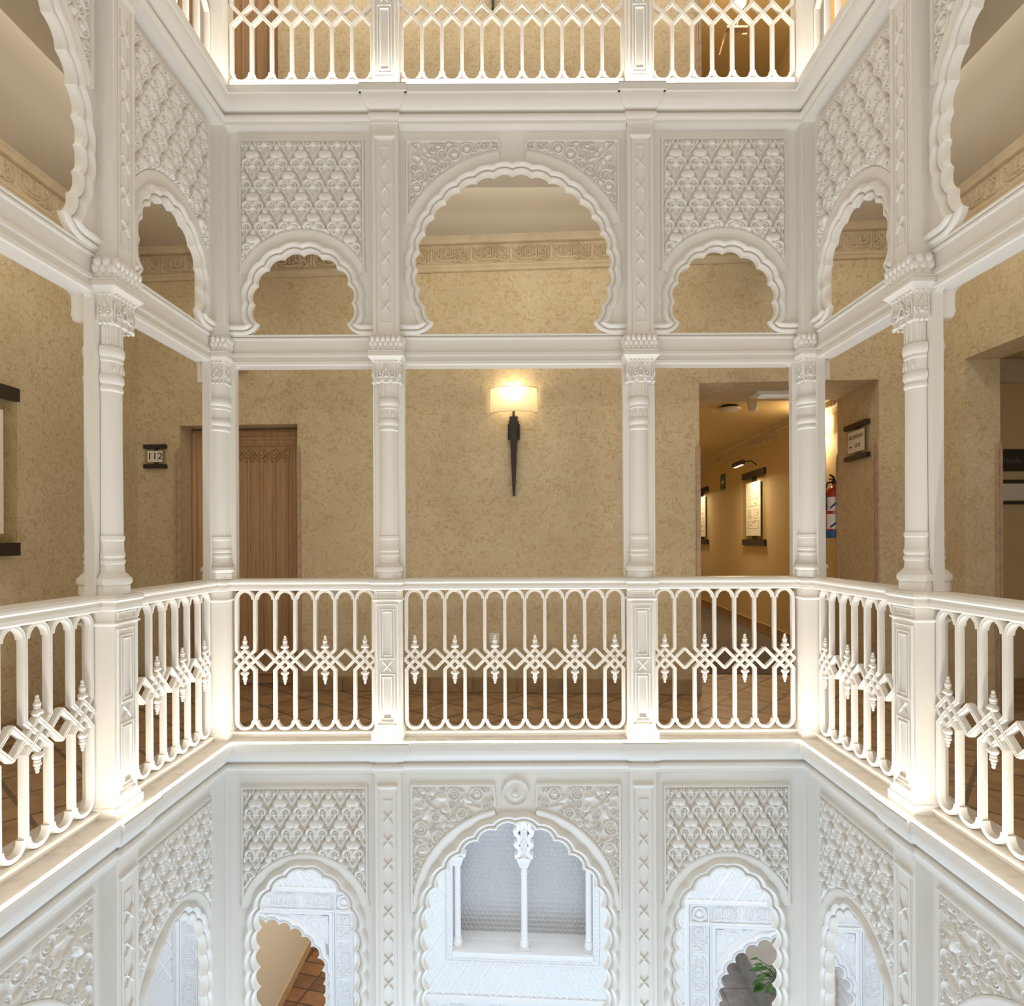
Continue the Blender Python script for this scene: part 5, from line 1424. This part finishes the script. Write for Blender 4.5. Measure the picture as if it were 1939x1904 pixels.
# window with colonnettes and ring lattice
wn = thing('window_1', 'white lattice window with slender columns seen through the middle ground-floor arch', 'window', gloc(0, 0, WZ0), -YAW); wn['kind'] = 'structure'
WW = WX1-WX0; WM = (WX0+WX1)/2; QL = 0.24
b = MB(); b.box(WX0+0.0, WX1-0.0, -0.012, 0.30, -0.03, 0.007); b.box(WX0-0.02, WX1+0.02, 0.19, 0.30, 0.0, 0.03); b.build('sill', PLASTER, wn, 0)
f = MB(); pr = [(-0.024, 0.004), (-0.024, -0.014), (-0.017, -0.018), (-0.013, -0.008), (0.013, -0.008), (0.017, -0.018), (0.024, -0.014), (0.024, 0.004)]
f.ribbon([(WX0-0.026, WZ1-WZ0), (WX0-0.026, -0.052), (WX1+0.026, -0.052), (WX1+0.026, WZ1-WZ0)], pr)
x = WX0
while x < WX1: f.ball(x, -0.008, -0.052, 0.016, 0.007, 0.011, 8, 6); x += 0.035
z = -0.03
while z < 1.4:
    for xx in (WX0-0.026, WX1+0.026): f.ball(xx, -0.008, z, 0.011, 0.007, 0.016, 8, 6)
    z += 0.035
f.build('window_frame', PLASTER, wn, 40)
MB().box(WX0-0.01, WX1+0.01, QL+0.02, QL+0.04, 0.0, WZ1-WZ0).build('backing_screen', PLASTER, wn, 0)
g = MB(); st = 0.0405; rr = 0.0245; k = 0
nz = int(1.45/st)
for j in range(nz):
    for i in range(int(WW/st)+1):
        cx = WX0+st*(i+0.5*(j % 2)); cz0 = 0.03+st*(j+0.4)
        V = []; n = 12
        for q in range(n):
            a = 2*PI*q/n; c_, s_ = math.cos(a), math.sin(a)
            V += [(cx+(rr-0.003)*c_, QL, cz0+(rr-0.003)*s_), (cx+rr*c_, QL-0.008, cz0+rr*s_), (cx+(rr+0.003)*c_, QL, cz0+(rr+0.003)*s_)]
        F = []
        for q in range(n):
            q2 = (q+1) % n; F += [(q*3, q2*3, q2*3+1, q*3+1), (q*3+1, q2*3+1, q2*3+2, q*3+2)]
        g.add(V, F)
o = g.build('ring_lattice', mat('grey_lattice_paint', (0.74, 0.74, 0.76), 0.7), wn, 0); o['kind'] = 'stuff'
for x in (WX0+0.035, WM+0.015, WX1-0.03):
    ht = cz(1640, 985)-WZ0
    c = MB(); c.block(x-0.044, x+0.044, 0.02, 0.108, [(0, 0), (0, 0.03)]); c.lathe([(0.040, 0.03), (0.044, 0.045), (0.036, 0.06), (0.033, 0.075), (0.036, 0.09), (0.028, 0.10), (0.028, 0.14), (0.030, 0.145), (0.028, 0.15), (0.027, ht-0.10), (0.031, ht-0.095), (0.027, ht-0.085), (0.028, ht-0.03), (0.04, ht)], x, 0.064, 0, 2*PI, 18)
    c.block(x-0.045, x+0.045, 0.02, 0.108, [(-0.012, ht-0.03), (0.004, ht+0.02), (0.012, ht+0.035), (0.012, ht+0.055)])
    o = c.build('colonnette', PLASTER, wn, 35)
    br = MB(); z0 = ht+0.055
    br.box(x-0.030, x+0.030, 0.03, 0.10, z0, z0+0.30)
    bp = [(-0.016, 0.11), (-0.016, 0.022), (-0.006, 0.014), (0.006, 0.014), (0.016, 0.022), (0.016, 0.11)]
    for s in (-1, 1):
        for k2, zc2 in ((0, 0.055), (1, 0.155), (2, 0.262)):
            br.ribbon([(x+s*(0.078+0.006*k2-0.045*math.cos(a)), z0+zc2+0.048*math.sin(a)) for a in [-1.5+3.0*q/10 for q in range(11)]], bp)
    for zz2 in (0.08, 0.16, 0.24): br.ribbon([(x-0.02, z0+zz2-0.04), (x, z0+zz2), (x+0.02, z0+zz2-0.04)], [(a*0.4, y-0.004) for a, y in bp])
    br.build('scroll_bracket', PLASTER, wn, 35)
# rooms beyond the portals
b = MB(); b.box(-2.85, -2.75, 5.62, 11.0, HZ0, -1.0); b.box(-2.85, 0.4, 11.0, 11.1, HZ0, -1.0); b.box(0.3, 0.4, 5.7, 11.0, HZ0, -1.0)
struct(b.build('wall_left_room', BEIGE, None, 0))
b = MB(); b.box(-2.75, -2.735, 5.62, 11.0, HZ0, HZ0+0.13); struct(b.build('baseboard_left_room', SKIRT, None, 0))
struct(MB().box(-2.85, 0.4, 5.40, 11.0, HZ0-0.1, HZ0+0.002).build('floor', TERRA2, None, 0))
struct(MB().box(-2.85, 0.4, 5.62, 11.0, -1.0, -0.9).build('ceiling', CEIL, None, 0))
b = MB(); b.box(0.6, 5.0, 11.0, 11.1, HZ0, -1.0); b.box(5.0, 5.1, 5.4, 11.0, HZ0, -1.0); b.box(0.5, 0.6, 5.6, 11.0, HZ0, -1.0)
struct(b.build('wall_right_room', PLASTER, None, 0))
SL = tiles('grey_stone_tile', (0.46, 0.46, 0.46), (0.42, 0.42, 0.43), (0.22, 0.22, 0.22), 0.62, 0.0, 0.3, 0.006)
struct(MB().box(0.5, 5.1, 5.25, 11.0, HZ0-0.1, HZ0+0.002).build('floor', SL, None, 0))
struct(MB().box(0.5, 5.1, 5.5, 11.0, -1.0, -0.9).build('ceiling', PLASTER, None, 0))
bn = thing('stone_bench', 'long pale stone bench beyond the right portal', 'bench', (2.78, 6.3, HZ0+0.002))
MB().block(0.04, 1.5, 0.0, 3.0, [(0, 0), (0, 0.36)]).build('base', MARBLE, bn, 0)
MB().block(0.0, 1.5, 0.0, 3.0, [(0, 0.36), (0.012, 0.375), (0.012, 0.42), (0, 0.435)]).build('seat_slab', mat('cream_marble', (0.62, 0.58, 0.52), 0.35, noise=(4, (0.55, 0.51, 0.46), 0.4, 0.7)), bn, 30)
# pothos plant standing on the bench
px_, py_, pz_ = uat(1466, 1872, 6.75)
pn = thing('potted_plant', 'green trailing plant on the stone bench, seen through the right portal', 'plant', (px_+0.02, py_, HZ0+0.437))
MB().lathe([(0.0, 0.0), (0.06, 0.0), (0.085, 0.12), (0.09, 0.125), (0.085, 0.13), (0.07, 0.115), (0.0, 0.115)], 0.03, 0.05, 0, 2*PI, 18).build('pot', MARBLE, pn, 40)
rnd = random.Random(8)
st_ = MB(); lv = []
for k in range(26):
    a = rnd.random()*2*PI; L = 0.08+0.26*rnd.random(); up = -0.04+0.20*rnd.random()
    e = Vector((0.03+L*math.cos(a)*0.7, 0.05+L*math.sin(a)*0.7, 0.12+up)); m_ = Vector((0.03+L*0.3*math.cos(a), 0.05+L*0.3*math.sin(a), 0.14+up*0.7))
    st_.tube([(0.03, 0.05, 0.11), tuple(m_), tuple(e)], 0.004, 5)
    s = 0.06+0.05*rnd.random(); d_ = Vector((math.cos(a), math.sin(a), -0.5)).normalized(); w_ = d_.cross(Vector((0, 0, 1))).normalized(); n_ = w_.cross(d_)
    V = []; F = []
    out = [(0, 0.0), (0.32, 0.12), (0.48, 0.34), (0.40, 0.62), (0.2, 0.86), (0, 1.0)]
    for (w0, l0) in out: 
        for sg in (-1, 0, 1): V.append(tuple(e+d_*(l0*s*1.5)+w_*(sg*w0*s)+n_*(abs(sg)*w0*s*0.25)))
    for j in range(len(out)-1):
        for i in range(2): F.append((j*3+i, j*3+i+1, j*3+4+i, j*3+3+i))
    lf = mesh_obj('leaf', V, F, LEAF, pn, 60)
st_.build('stems', LEAF, pn, 60)
area('room_light', (-1.3, 8.0, -1.05), (0, 0, 0), 2.0, 3.0, 95, (1.0, 0.97, 0.92))
area('room_light', (2.8, 8.0, -1.05), (0, 0, 0), 2.5, 3.0, 34, (1.0, 0.97, 0.93))
bpy.context.view_layer.update()
